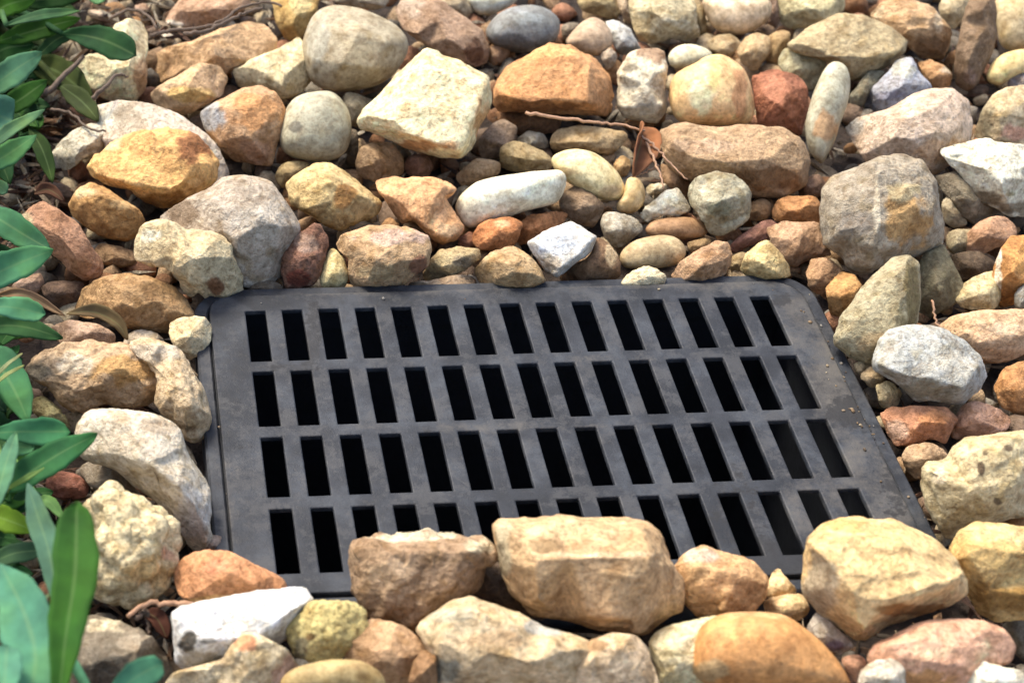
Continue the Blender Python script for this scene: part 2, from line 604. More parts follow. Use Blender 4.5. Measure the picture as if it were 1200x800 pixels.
def build_grate():
    root = empty('drain_grate', (7 * U, -4.7 * U, -0.55 * U))
    tag(root, 'dark grey plastic drain grate with four rows of slots, set among the stones', 'drain grate')
    xs = grid_lines([X0, X1] + [c + s * SLW for c in range(15) for s in (-1, 1)], 0.42)
    slots = [(-(r * (ROW + GAP)) - ROW, -(r * (ROW + GAP))) for r in range(4)]
    ys = grid_lines([Y0, Y1] + [v for s in slots for v in s], 0.36)
    vid, V, F = {}, [], []
    def vert(i, j):
        if (i, j) not in vid:
            vid[(i, j)] = len(V)
            x, y = xs[i], ys[j]
            # rounded outer corners
            for cx, sx in ((X0, 1), (X1, -1)):
                for cy, sy in ((Y0, 1), (Y1, -1)):
                    rr = 0.62 if (cx, cy) != (X1, Y1) else 0.85
                    ox, oy = cx + sx * rr, cy + sy * rr
                    if (x - ox) * sx < 0 and (y - oy) * sy < 0:
                        dx, dy = (x - ox), (y - oy)
                        mx = max(abs(dx), abs(dy)) / rr
                        l = math.hypot(dx, dy)
                        x, y = ox + dx / l * mx * rr, oy + dy / l * mx * rr
            V.append((x, y, 0))
        return vid[(i, j)]
    for i in range(len(xs) - 1):
        for j in range(len(ys) - 1):
            mx, my = (xs[i] + xs[i + 1]) / 2, (ys[j] + ys[j + 1]) / 2
            if any(a < my < b for a, b in slots) and -0.3 < mx < 14.3 and abs(mx - round(mx)) < SLW:
                continue
            F.append((vert(i, j), vert(i + 1, j), vert(i + 1, j + 1), vert(i, j + 1)))
    V = np.array(V)
    # slight warp of the moulded lid
    V[:, 2] = 0.012 * fbm(np.column_stack([V[:, :2] * 0.35, np.zeros(len(V))]), 2)
    o = mesh_obj('grate_plate', V * U, F, M_GRATE, root, smooth=False)
    px = project(V)
    d = np.zeros(len(V))
    for x, y, rx, ry, a in ((1000, 482, 30, 17, .72), (1035, 478, 24, 26, .7), (905, 660, 55, 30, .72), (860, 672, 60, 18, .7), (283, 520, 14, 5, .6),
                            (367, 392, 10, 42, .62), (915, 352, 14, 9, .62), (1050, 560, 20, 60, .5), (505, 503, 14, 4, .55), (860, 600, 40, 60, .42), (340, 430, 40, 6, .5)):
        dd = np.hypot((px[:, 0] - x) / rx, (px[:, 1] - y) / ry)
        d = np.maximum(d, a * np.clip(1.7 - dd, 0, 1))
    at = o.data.attributes.new('damp', 'FLOAT', 'POINT')
    at.data.foreach_set('value', d)
    d2 = np.zeros(len(V))
    for x, y, rx, ry, a in ((985, 440, 40, 60, .34), (1045, 590, 30, 60, .30), (960, 590, 40, 40, .26), (940, 380, 30, 40, .26), (430, 338, 180, 8, .30), (800, 332, 140, 7, .34), (600, 500, 200, 6, .22), (268, 600, 12, 80, .22), (700, 420, 120, 5, .2), (1000, 540, 20, 30, .34)):
        dd = np.hypot((px[:, 0] - x) / rx, (px[:, 1] - y) / ry)
        d2 = np.maximum(d2, a * np.clip(1.7 - dd, 0, 1))
    o.data.attributes.new('silt', 'FLOAT', 'POINT').data.foreach_set('value', d2)
    so_ = o.modifiers.new('thickness', 'SOLIDIFY'); so_.thickness = 0.16 * U; so_.offset = -1
    bv = o.modifiers.new('soft_edges', 'BEVEL'); bv.width = 0.036 * U; bv.segments = 2; bv.limit_method = 'ANGLE'; bv.angle_limit = math.radians(50)
    # rim of the catch basin around the lid
    def ring(name, outer, inner, z0, z1, mat, rr=0.7):
        def loop(e, r_):
            P = []
            for cx, cy, a0 in ((X1 + e, Y1 + e, 0), (X0 - e, Y1 + e, 90), (X0 - e, Y0 - e, 180), (X1 + e, Y0 - e, 270)):
                sx = 1 if cx > 5 else -1
                sy = 1 if cy > -4 else -1
                for k_ in range(7):
                    th = math.radians(a0 + 15 * k_)
                    P.append((cx - sx * r_ + r_ * math.cos(th), cy - sy * r_ + r_ * math.sin(th)))
            return P
        A_, B_ = loop(outer, rr + outer), loop(inner, rr + inner)
        n = len(A_)
        VV, FF = [], []
        prof = [(A_, z0), (A_, z1 - .05), ([(p[0] * .85 + q_[0] * .15, p[1] * .85 + q_[1] * .15) for p, q_ in zip(A_, B_)], z1), ([(p[0] * .12 + q_[0] * .88, p[1] * .12 + q_[1] * .88) for p, q_ in zip(A_, B_)], z1), (B_, z1 - .05), (B_, z0)]
        for P_, z_ in prof:
            VV += [(p[0], p[1], z_) for p in P_]
        for a in range(len(prof)):
            b = (a + 1) % len(prof)
            for j in range(n):
                FF.append((a * n + j, a * n + (j + 1) % n, b * n + (j + 1) % n, b * n + j))
        ob = mesh_obj(name, np.array(VV) * U, FF, mat, root, smooth=False)
        ob.data.attributes.new('damp', 'FLOAT', 'POINT').data.foreach_set('value', [0.18] * len(VV))
        return ob
    ring('basin_rim', 0.42, 0.045, -1.3, -0.10, M_GRATE)
    ring('basin_ledge', 0.03, -0.34, -1.0, -0.17, M_PIT, rr=0.65)
    # walls and floor of the pit under the lid
    def box(name, x0, x1, y0, y1, z0, z1):
        v = [(x, y, z) for z in (z0, z1) for y in (y0, y1) for x in (x0, x1)]
        f = [(0, 2, 3, 1), (4, 5, 7, 6), (0, 1, 5, 4), (2, 6, 7, 3), (0, 4, 6, 2), (1, 3, 7, 5)]
        return mesh_obj(name, np.array(v) * U, f, M_PIT, root, smooth=False)
    zt, zb = -1.05, -13
    box('basin_wall', X0 + .05, X0 + .25, Y0 + .3, Y1 - .3, zb, zt)
    box('basin_wall', X1 - .25, X1 - .05, Y0 + .3, Y1 - .3, zb, zt)
    box('basin_wall', X0 + .05, X1 - .05, Y0 + .05, Y0 + .25, zb, zt)
    box('basin_wall', X0 + .05, X1 - .05, Y1 - .25, Y1 - .05, zb, zt)
    box('basin_floor', X0 + .05, X1 - .05, Y0 + .05, Y1 - .05, zb - .3, zb - .01)
    return root

def project(W):
    c = (np.asarray(W) - CAM_P) @ CAM_R.T
    return np.stack([PCX + FPX * c[:, 0] / -c[:, 2], PCY - FPX * c[:, 1] / -c[:, 2]], 1)

build_grate()

def build_soil():
    hx, hy = (X0 - .3, X1 + .3), (Y0 - .3, Y1 + .3)
    def lines(h):
        near = grid_lines([-34, h[0], h[1], 48], 0.6)
        far, s = [], 3.0
        lo, hi = near[0], near[-1]
        L, R = [], []
        while s < 6000:
            L.append(lo - s); R.append(hi + s); s *= 1.7
        return L[::-1] + near + R
    xs, ys = np.array(lines(hx)), np.array(lines(hy))
    XX, YY = np.meshgrid(xs, ys)
    P = np.column_stack([XX.ravel(), YY.ravel(), np.zeros(XX.size)])
    P[:, 2] = -1.15 + 0.22 * fbm(P * 0.5, 4)
    nx = len(xs)
    F = []
    for j in range(len(ys) - 1):
        for i in range(nx - 1):
            cx, cy = (xs[i] + xs[i + 1]) / 2, (ys[j] + ys[j + 1]) / 2
            if hx[0] < cx < hx[1] and hy[0] < cy < hy[1]:
                continue
            F.append((j * nx + i, j * nx + i + 1, (j + 1) * nx + i + 1, (j + 1) * nx + i))
    o = mesh_obj('ground', P * U, F, M_SOIL)
    tag(o, 'dark damp soil under the stones', None, None, 'structure')
build_soil()

def ico(sub):
    bm = bmesh.new()
    bmesh.ops.create_icosphere(bm, subdivisions=sub, radius=1)
    v = np.array([x.co[:] for x in bm.verts]); f = np.array([[q.index for q in p.verts] for p in bm.faces])
    bm.free()
    return v, f
PAL = ['A98A66', '8D7660', 'B79B76', '9C9484', 'C2AE8C', '87603F', 'A8795A', '7C7466', 'C9B793', 'B58A5C']

def bed(name, label, centres, radii, sub, seed):
    r = np.random.default_rng(seed)
    v0, f0 = ico(sub)
    VV, FF, CC = [], [], []
    for n, (c, rad) in enumerate(zip(centres, radii)):
        ax = rad * r.uniform(0.6, 1.25, 3)
        Q = np.linalg.qr(r.normal(size=(3, 3)))[0]
        v = v0.copy()
        for _ in range(5):                                     # knock flat faces on it
            nn = r.normal(size=3); nn /= np.linalg.norm(nn)
            dd = v @ nn
            v -= np.outer(np.clip(dd - r.uniform(.55, .85), 0, 1), nn)
        v = (v * ax) @ Q.T
        v += (fbm(v * 1.8 / rad + r.uniform(0, 99, 3), 3) * 0.12 * rad)[:, None] * v0
        VV.append(v + c); FF.append(f0 + n * len(v0))
        col = srgb(PAL[r.integers(len(PAL))]) * r.uniform(0.6, 1.0) * (1.25 if sub == 3 else 1.0)
        CC.append(np.repeat(np.append(col, 1)[None], len(v0), 0))
    V = np.vstack(VV) * U
    o = mesh_obj(name, V, np.vstack(FF).tolist(), MAT['n'])
    ca = o.data.color_attributes.new('tint', 'FLOAT_COLOR', 'POINT')
    ca.data.foreach_set('color', np.vstack(CC).ravel())
    return tag(o, label, None, None, 'stuff')

def make_beds():
    r = np.random.default_rng(5)
    c, rad = [], []
    for x in np.arange(-11, 31, 0.86):
        for y in np.arange(-16, 21, 0.86):
            px_, py_ = x + r.uniform(-.35, .35), y + r.uniform(-.35, .35)
            R_ = r.uniform(.30, .56)
            if X0 - .5 - R_ * 1.2 < px_ < X1 + .5 + R_ * 1.2 and Y0 - .5 - R_ * 1.2 < py_ < Y1 + .5 + R_ * 1.2:
                continue
            c.append((px_, py_, r.uniform(-1.25, -.85))); rad.append(R_)
    bed('gravel', 'small brown gravel showing in the gaps between the stones', c, rad, 2, 8)
    c, rad = [], []
    for x in np.arange(-30, 50, 1.9):
        for y in np.arange(-30, 44, 1.9):
            p = project(np.array([[x, y, 0.3]]))[0]
            if -75 < p[0] < 1275 and -75 < p[1] < 885:
                continue
            if p[1] > 885 and -300 < p[0] < 1500 and y < -18:
                pass
            c.append((x + r.uniform(-.6, .6), y + r.uniform(-.6, .6), r.uniform(-.8, -.1))); rad.append(r.uniform(.7, 1.45))
    bed('gravel', 'loose stones of the bed beyond the edges of the view', c, rad, 3, 9)
make_beds()

def grit():
    r = np.random.default_rng(77)
    v0, f0 = ico(1)
    VV, FF, CC = [], [], []
    n = 0
    while n < 45:
        k_ = r.random()
        if k_ < .8:
            x, y = r.uniform(14.75, 15.6), r.uniform(-9.8, 0.5)
            if r.random() < .4: y = r.uniform(-5.5, -2.5)
        elif k_ < .9:
            x, y = r.uniform(-1.2, 15), r.uniform(.2, .62)
        elif k_ < .97:
            x, y = r.uniform(-1.65, -.8), r.uniform(-10, .4)
        else:
            x, y = r.uniform(-1, 15), r.uniform(-10, .5)
            on = any(abs(x - c) < SLW + .06 for c in range(15)) and any(-(q * (ROW + GAP)) - ROW - .06 < y < -(q * (ROW + GAP)) + .06 for q in range(4))
            if on: continue
        rad = r.uniform(.015, .05) if r.random() < .85 else r.uniform(.04, .07)
        z = -.10 if (x > 15.3 or x < -1.3) else 0.0
        v = v0 * rad * r.uniform(.6, 1.3, 3) * np.array([1, 1, .6])
        VV.append(v + (x, y, z + rad * .3)); FF.append(f0 + n * len(v0))
        col = srgb(['A89478', '8A7458', 'C8B898', '6A5A48', '9A958C'][r.integers(5)]) * .7
        CC.append(np.repeat(np.append(col, 1)[None], len(v0), 0)); n += 1
    o = mesh_obj('grit', np.vstack(VV) * U, np.vstack(FF).tolist(), MAT['n'])
    o.data.color_attributes.new('tint', 'FLOAT_COLOR', 'POINT').data.foreach_set('color', np.vstack(CC).ravel())
    tag(o, 'a little fine grit lying on the edges of the grate', None, None, 'stuff')
grit()
S = stone
# ---- rear left
S('stone', 'cream angular stone partly hidden behind the dark green leaf, top left', 'E2D3AE', 'a', '134,30 150,21 166,26 174,42 171,75 172,105 160,119 124,117 98,98 87,78 102,64 130,60', k='150,40,.6 165,60,.75 150,80,.9 130,75,.8 110,80,.6 155,105,.6', patch='165,90,8,30,B89A78')
S('stone', 'long tan sandstone slab lying above the smaller buff wedge', 'D0AD86', 'a', '178,65 192,55 225,50 260,33 290,25 310,28 326,45 322,68 295,76 272,82 250,104 210,104 182,94', over=-.2)
S('stone', 'buff wedge with yellow lower edge against the long tan slab', 'D6B692', 'a', '177,110 190,99 215,84 235,73 258,77 268,92 262,110 245,122 215,136 195,129 180,121', over=.5, patch='222,112,26,10,DCB873', k='235,85,.8 215,105,.95 190,112,.6 250,105,.7')
S('stone', 'dusty pink brown stone with whitish rim at the upper left edge', 'C4A085', 'n', '190,26 205,8 215,-8 292,-8 296,5 266,24 240,32 212,33', patch='205,29,20,5,D8D0C4')
S('pebble', 'tiny pale grey chip beside the long tan slab', 'C8C0B4', 'n', '187,42 196,38 206,43 202,51 190,51')
S('pebble', 'small rosy chip near the dry twigs at the top left', 'B99A88', 'n', '156,8 170,3 178,12 168,20')
S('pebble', 'light chip tucked above the cream angular stone', 'CDB9A4', 'n', '102,12 118,11 128,18 118,26 106,22')
S('stone', 'whitish grey lumpy stone at the far left end of the mauve slab', 'CDCBC0', 'a', '60,185 68,168 88,150 105,143 125,145 142,155 130,172 95,188 80,200 62,204', over=.4, rough=1.4, patch='108,175,20,5,A8A49A')
S('rock', 'long mauve grey rock arching behind the golden rock', 'CBBFB3', 'a', '111,123 140,117 175,121 205,131 232,150 257,175 268,200 264,222 230,225 200,215 130,190 118,160', k='140,128,.5 175,135,.7 210,150,.8 240,175,.75 180,165,.9 255,205,.5', patch='120,135,16,14,D8D8CE 155,138,22,16,B2A798', over=-.3)
S('rock', 'golden ochre rock with a dark brown pit on its right', 'DBAA66', 'a', '102,195 115,182 135,165 160,155 205,153 232,158 246,172 258,190 255,210 235,228 210,242 190,246 170,238 150,222 125,216 108,206', e='108,197,.6 150,214,.9 200,222,.98 240,200,.8', k='135,200,.62 165,218,.85 205,222,.9 235,205,.75 185,172,.66 215,175,.72 150,180,.5', patch='226,172,20,18,9C6638 130,170,14,8,E6C38C 190,235,40,8,A87834', over=.6, hex2='E8BC78', rough=1.6)
S('stone', 'blocky stone, orange on top and bluish grey at its left end', 'C9A27C', 'a', '235,132 255,120 285,103 305,100 322,108 335,128 333,150 322,175 318,195 300,194 275,188 262,178 240,150', k='258,130,.6 270,160,.8 300,170,.7 300,115,.75 322,140,.6 268,120,.65', patch='247,138,16,20,A9AAB0 300,128,30,22,D39A62 300,178,22,14,C8A287', over=.3, hex2='CFA67E')
S('stone', 'smooth cream stone wedged against the large grey boulder', 'D9CDA9', 'a', '273,82 290,72 320,60 350,43 366,62 370,92 355,107 335,117 308,111 280,103', over=.1, k='300,80,.75 340,75,.8 330,100,.7 355,60,.5')
S('stone', 'yellow brown stone cut by the top edge left of the grey boulder', 'CBAA66', 'a', '316,-8 377,-8 372,12 362,30 355,44 336,50 325,30', patch='352,5,12,14,E3CC90')
S('boulder', 'large rounded grey boulder at the top, left of centre', 'A59B85', 'r', '357,38 368,15 388,5 420,9 455,22 475,38 481,56 470,78 455,95 430,105 400,109 370,103 357,82 353,58', k='380,35,.75 420,40,.95 450,50,.8 400,75,1.0 440,80,.8 368,70,.6', patch='372,50,14,30,A8A496 420,60,26,16,B3A68A', over=.5, hex2='B4A88F')
S('stone', 'round speckled grey stone left of the big cream block', 'A09E8C', 'r', '334,125 350,110 385,104 400,115 411,135 413,160 405,182 385,190 350,188 330,178 326,160', patch='347,149,8,7,6F6C60', over=.5, hex2='B0AD98')
S('pebble', 'dark grey stone wedged between grey boulder and speckled stone', '77705F', 'n', '400,108 425,110 434,125 425,148 410,150')
S('pebble', 'narrow dark stone right of the round speckled grey stone', '6C6152', 'n', '408,150 420,152 420,190 404,198')
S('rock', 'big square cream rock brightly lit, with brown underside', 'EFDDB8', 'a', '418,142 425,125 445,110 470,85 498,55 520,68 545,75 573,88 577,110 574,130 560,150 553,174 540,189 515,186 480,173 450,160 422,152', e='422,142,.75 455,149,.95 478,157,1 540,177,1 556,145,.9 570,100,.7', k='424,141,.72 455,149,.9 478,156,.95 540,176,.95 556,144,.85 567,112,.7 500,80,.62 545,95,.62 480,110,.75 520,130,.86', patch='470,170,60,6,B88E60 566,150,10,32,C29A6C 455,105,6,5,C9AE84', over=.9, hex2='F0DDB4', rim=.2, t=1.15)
S('stone', 'brown and rose stone behind the big cream rock', 'A88B74', 'a', '462,10 475,-5 500,-2 520,3 545,20 565,35 574,55 571,74 560,79 540,75 518,66 495,50 470,32', patch='480,8,16,14,BBA594 558,60,12,16,7A5A44', k='490,20,.8 525,45,.95 555,60,.8 515,25,.7')
S('stone', 'grey brown stone peeking over the grey boulder at the top edge', '9A8E7E', 'n', '383,-8 458,-8 455,6 440,13 420,9 392,4')
S('stone', 'dull tan stone at the top edge above the brown and rose stone', 'B1A289', 'n', '503,-8 546,-8 553,10 549,24 530,19 512,8')
S('stone', 'smooth pale blue grey stone at the top edge', 'B9BEB8', 'r', '541,-8 614,-8 602,6 582,16 568,20 555,15')
S('stone', 'round slate grey stone at the top, near the orange block', '7B8086', 'r', '568,35 580,18 600,8 625,5 645,12 658,25 655,45 640,56 615,63 590,60 572,50', patch='600,50,30,10,5E6064 622,22,18,8,8E969C', over=.3)
S('pebble', 'small brown stone under the round slate grey stone', '997C64', 'n', '572,56 585,50 600,56 594,70 575,79')
S('rock', 'big orange brown block right of the cream rock', 'C48C56', 'a', '578,122 580,95 592,78 612,68 640,52 665,52 685,62 700,72 715,90 718,115 713,137 690,135 650,133 610,131 585,131', e='586,110,.7 620,120,.88 650,116,.92 690,120,1 / 690,120,1 692,80,.85 690,66,.5', k='590,112,.72 620,122,.8 650,116,.86 690,120,.9 690,78,.85 660,64,.5 625,85,.62 668,95,.8 706,98,.7', patch='620,60,50,10,D6A96C 650,90,40,16,CB9662 630,124,46,8,94653C', over=.5, hex2='D3A272', rim=.15, t=1.2)
S('stone', 'brown lump under the orange brown block', '85603F', 'n', '578,128 620,130 655,138 655,154 620,160 588,152', over=-.4)  # brown shape filling the space below the block
S('stone', 'smooth mauve tan stone perched above the orange block', 'B49C84', 'r', '660,52 672,35 690,20 705,22 717,38 719,54 705,66 690,66 676,57', over=.5)
S('stone', 'pale bluish white stone beside the mauve tan one', 'BEC1C4', 'a', '709,25 722,24 738,33 748,50 753,60 735,66 722,62 716,42', k='728,35,.8 740,50,.75 722,52,.8 735,60,.5', patch='735,60,20,6,77756E', over=.3)
S('pebble', 'small shaded grey stone between slate stone and mauve stone', '877E72', 'n', '656,28 682,25 670,46 660,50')
S('pebble', 'little beige chip on the shoulder of the orange block', 'BFAE9C', 'a', '703,64 715,56 724,65 720,77 711,82', over=.5)
S('stone', 'olive tan stone at the top edge above the blue white stone', 'A5936B', 'n', '673,-8 722,-8 730,10 722,24 700,18 680,12')
S('rock', 'lumpy pale grey and cream rock at the top edge', 'C9BD9C', 'a', '735,-8 812,-8 817,20 821,44 805,50 785,46 765,53 748,49 739,25', rough=1.4, patch='790,35,30,12,BDB7A4 750,35,14,12,CDB98C', over=.3)
S('pebble', 'slim tan sliver left of the lumpy pale rock', 'B29C82', 'n', '720,-5 735,0 742,28 730,24')
S('stone', 'rounded pinkish cream stone at the top edge, right of centre', 'CFB99C', 'r', '820,-8 902,-8 906,20 887,35 865,43 840,38 827,20', patch='860,0,26,10,DED2B8', over=.4)
S('pebble', 'shaded olive sliver between two pale rocks at the top', '9B8B6A', 'n', '810,-8 824,5 830,35 826,52 818,42')
S('pebble', 'flat oval pebble, pale greenish white, above the apricot stone', 'D5D5BF', 'r', '782,66 792,54 810,51 828,56 837,66 825,76 800,81 786,79', over=.3)
S('pebble', 'small khaki stone behind the apricot stone', 'BDAA88', 'n', '826,52 840,42 855,40 870,50 868,68 850,68 838,62')
S('rock', 'rounded apricot stone with cream centre and curved bands', 'E4BE88', 'r', '783,110 788,90 800,81 815,75 825,66 845,62 862,72 876,85 883,110 886,135 876,147 850,148 820,148 795,144 786,128', patch='822,112,18,24,F1E1B6 868,105,8,36,D19A68 836,84,8,26,DFD089', over=.4)
S('stone', 'ribbed beige stone between apricot stone and long slab', 'C3AA84', 'n', '863,60 872,45 885,38 902,42 906,60 897,70 886,84 875,80 868,70', over=.1)
S('pebble', 'narrow olive brown stone beside the ribbed beige stone', 'A58A5E', 'n', '897,46 912,35 928,38 924,58 914,80 898,84')
S('pebble', 'dark plum stone at the top edge near the pale green rock', '7D6656', 'n', '897,2 912,-6 914,30 900,38')
S('stone', 'upright white stone with a brown cap and smudges', 'D0C9B6', 'a', '724,85 735,62 755,57 778,60 783,80 780,105 782,130 770,145 750,141 730,139 722,125 725,100', e='728,90,.8 776,84,.9 / 730,125,.9 775,122,.95', k='735,85,.7 770,80,.8 770,125,.85 735,125,.7 755,100,.95', patch='768,62,20,14,A78A70 752,118,14,7,A8A194 738,80,8,6,8E8778', over=.5, hex2='DDD8CA')
S('rock', 'wide dusty brown rock below the apricot stone', 'AD9070', 'a', '772,152 800,145 840,148 880,147 918,150 940,164 950,188 945,214 918,232 885,232 850,220 805,212 780,194', e='780,180,.75 850,190,1 930,185,.85', k='790,165,.7 840,175,.85 900,178,.9 935,190,.7 850,200,.7 890,212,.7 820,160,.5', patch='830,172,40,8,C2A589 900,210,40,14,8A6844', over=.2, hex2='BD9F7C')
S('stone', 'rough brick red stone right of the apricot stone', 'A0664C', 'a', '880,90 900,81 925,83 940,92 948,108 945,137 938,160 908,154 888,148 884,120', patch='910,105,18,14,B4785C', over=.2, rough=1.4)
# ---- rear right
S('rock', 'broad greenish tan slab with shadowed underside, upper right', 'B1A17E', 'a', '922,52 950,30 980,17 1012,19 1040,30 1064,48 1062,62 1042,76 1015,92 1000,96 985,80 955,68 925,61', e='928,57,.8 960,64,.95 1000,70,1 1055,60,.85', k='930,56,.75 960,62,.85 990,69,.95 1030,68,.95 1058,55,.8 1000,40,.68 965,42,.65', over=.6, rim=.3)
S('stone', 'pale greenish yellow stone at the top edge behind the tan slab', 'C6BD94', 'n', '905,-8 990,-8 992,12 965,28 925,38 912,22', over=-.3)
S('rock', 'tan rock with a pale wavy rim at the top right', 'C6A57F', 'a', '1018,17 1032,3 1060,-3 1088,5 1103,20 1116,36 1113,56 1105,71 1078,68 1066,55 1040,33', k='1035,15,.7 1065,12,.8 1090,22,.9 1098,40,.9 1072,50,.85 1060,30,.7', patch='1090,55,20,14,8E7050 1030,14,8,7,E0C8A4 1100,24,5,14,E2CDAE', over=.4)
S('pebble', 'small cream stone at the top edge left of the dark long stone', 'C4B493', 'n', '1098,5 1110,-6 1136,-7 1138,6 1128,22 1118,38 1105,28')
S('stone', 'long dark brown stone standing upright at the top right', '86705A', 'n', '1124,42 1128,20 1140,-8 1161,-8 1168,12 1167,45 1160,70 1151,86 1142,103 1130,109 1118,96 1119,70', k='1148,10,.9 1145,45,1 1138,80,.9 1130,98,.5 1158,30,.6', patch='1138,92,10,10,9B8478', over=.4)
S('stone', 'smooth cream stone at the right end of the top edge', 'D3C19A', 'r', '1164,-8 1212,-8 1212,56 1190,61 1172,56 1167,30')
S('stone', 'pale yellow flat stone on the right edge near the top', 'E0CA8E', 'r', '1155,90 1164,71 1180,60 1212,56 1212,84 1185,92 1172,101 1160,98', over=.4)
S('pebble', 'grey lilac stone below the pale yellow flat stone', '8E8890', 'n', '1178,98 1190,87 1212,80 1212,118 1195,114')
S('stone', 'bright bluish stone behind the large pale pink rock', 'ACB3C8', 'a', '1012,120 1025,100 1040,85 1050,70 1068,68 1078,85 1093,103 1080,115 1050,130 1015,132', k='1055,80,.6 1060,100,.9 1030,115,.8 1075,100,.6', patch='1045,112,22,6,8E93AE 1060,84,14,12,B9BDB8', over=.1)
S('pebble', 'dark olive stone left of the bright bluish stone', '7E7C6B', 'a', '996,112 1010,92 1022,82 1037,84 1024,100 1010,126 997,138')
S('pebble', 'small orange tan stone above the large pale pink rock', 'C1966A', 'a', '1075,74 1090,69 1108,78 1117,88 1112,104 1095,104 1085,94', patch='1108,82,8,5,DDCBB4')
S('rock', 'large pale pink rock with smooth face, upper right', 'C9B4A4', 'a', '987,150 1005,138 1040,128 1070,110 1095,102 1118,105 1134,120 1139,145 1137,168 1122,186 1100,204 1050,208 1020,192 1003,172', k='1020,150,.8 1060,140,.9 1100,125,.8 1125,150,.7 1080,175,.95 1040,180,.75', patch='1105,180,30,16,C9A584 1000,150,14,12,B9B4AE', over=.5, hex2='D6BFAC')
S('stone', 'long smooth grey green stone leaning, with an orange lower end', 'AEAC99', 'r', '943,160 945,135 955,105 965,80 978,70 992,76 998,96 995,120 985,142 978,167 968,187 962,194 950,181', patch='967,148,13,20,C39E74', over=.8)
S('stone', 'pale sage stone behind the long smooth grey green stone', 'B2AE90', 'n', '911,74 918,56 940,60 968,70 964,92 950,108 935,98 920,86')
S('stone', 'tan stone with a cream and rose face on the right edge', 'D2C1A0', 'a', '1142,160 1150,130 1163,110 1180,103 1212,100 1212,172 1185,174 1160,168', k='1165,120,.5 1175,135,.85 1170,160,.7 1200,130,.8 1155,150,.6', patch='1190,156,22,10,D3A58E 1155,138,9,24,A99D80')
S('rock', 'very bright white rock with greenish stains on the right edge', 'E2E0D2', 'a', '1101,176 1120,170 1150,162 1175,168 1212,170 1212,254 1185,254 1160,240 1140,228 1130,212 1114,195', k='1118,180,.6 1145,180,.7 1180,195,.85 1160,215,.9 1195,232,.9 1150,220,.7', patch='1150,232,28,9,857D6C 1195,245,24,9,9B9280 1185,228,8,4,B4B598 1165,188,10,3,B9B8AA', over=.7)
S('boulder', 'big grey boulder with ochre centre above the grate corner', 'A0978A', 'a', '962,250 963,225 975,208 1000,196 1035,184 1060,182 1082,190 1097,210 1103,240 1107,270 1105,287 1088,297 1070,300 1040,312 1018,321 1000,318 985,300 966,285', e='1024,195,.7 1032,235,.95 1030,262,1 1018,305,.85 / 1030,262,1 985,270,.75 / 1095,235,.75 1070,228,.95', k='1024,205,.8 1032,235,.9 1030,260,.98 1022,270,.95 1018,300,.8 985,235,.66 990,270,.7 1060,215,.66 1085,228,.7 1065,260,.86 1092,262,.6 1050,290,.75', patch='1062,255,28,32,B8935E 1058,222,20,12,B4A684 1028,240,5,40,C4BBAA 1000,262,26,14,8C847C', over=.6, hex2='AFA493')
S('stone', 'orange stone left of the big grey boulder', 'BD8854', 'n', '903,250 910,235 925,229 958,230 964,245 962,262 930,263 908,259', over=.2)
S('stone', 'cracked dull pink stone below the orange stone', 'BA987C', 'a', '898,268 920,260 958,260 968,280 975,300 950,303 930,313 916,304 905,290', k='915,275,.7 940,272,.9 955,290,.8 925,295,.8')
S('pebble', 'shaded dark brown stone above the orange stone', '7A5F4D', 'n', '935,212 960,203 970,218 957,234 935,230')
S('stone', 'pinkish tan stone at the foot of the grey boulder', 'AF8C6C', 'a', '943,320 950,304 970,302 986,315 987,330 972,346 955,344 947,335')
S('stone', 'amber stone between pinkish tan stone and leaning grey slab', 'B3854B', 'a', '967,337 985,318 1000,321 1012,335 1010,345 995,362 980,380 972,366 969,350', over=.3, patch='998,330,10,8,C69A5E')
S('rock', 'tall leaning grey green slab beside the grate corner', 'ADA68C', 'a', '975,395 985,370 1005,345 1025,320 1045,302 1065,298 1077,308 1079,345 1076,378 1052,402 1035,420 1020,427 995,418 978,405', e='1064,303,.75 1058,340,1 1053,395,.9', k='1060,306,.75 1056,340,.92 1052,385,.9 1030,345,.75 1005,375,.7 1020,405,.7 990,395,.5 1040,325,.72', patch='1068,345,9,40,84764E 1030,400,24,12,B7A27E', over=.7, rim=.3)
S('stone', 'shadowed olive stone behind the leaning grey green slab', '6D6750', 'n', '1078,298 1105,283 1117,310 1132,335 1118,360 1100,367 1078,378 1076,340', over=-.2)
S('rock', 'blue grey rock with pale top resting by the grate edge', 'AEB3B6', 'a', '1024,422 1030,400 1045,384 1065,380 1090,382 1115,390 1135,402 1150,420 1155,438 1147,456 1125,473 1105,474 1075,470 1058,455 1040,442 1024,433', e='1028,425,.75 1066,442,.95 1090,444,1 1128,455,.95 1148,428,.8', k='1030,424,.72 1068,440,.9 1090,446,.95 1128,455,.9 1147,428,.8 1060,400,.6 1100,405,.66 1120,425,.8', patch='1085,456,40,10,8D8C82 1066,426,4,14,8A9096 1115,425,30,14,C0C0BC', over=.7, rim=.3, hex2='C4C6C6')
S('rock', 'flat peach rock on the right edge above the blue grey rock', 'CDAA88', 'n', '1096,386 1115,370 1140,362 1175,364 1212,362 1212,402 1190,420 1165,425 1140,421 1115,405', k='1120,380,.7 1160,378,.75 1190,395,.9 1150,405,.9', patch='1180,385,24,8,D8BB9C')
S('stone', 'pale cream stone between peach rock and amber upright', 'D5C8A0', 'n', '1117,350 1125,335 1145,322 1168,317 1174,345 1167,364 1130,364')
S('stone', 'upright amber stone with white left edge on the right border', 'BD884A', 'a', '1163,320 1172,290 1185,275 1212,276 1212,332 1195,352 1175,360 1164,350', patch='1170,318,4,34,E0D4C4 1200,300,14,22,CE9850', over=.5)
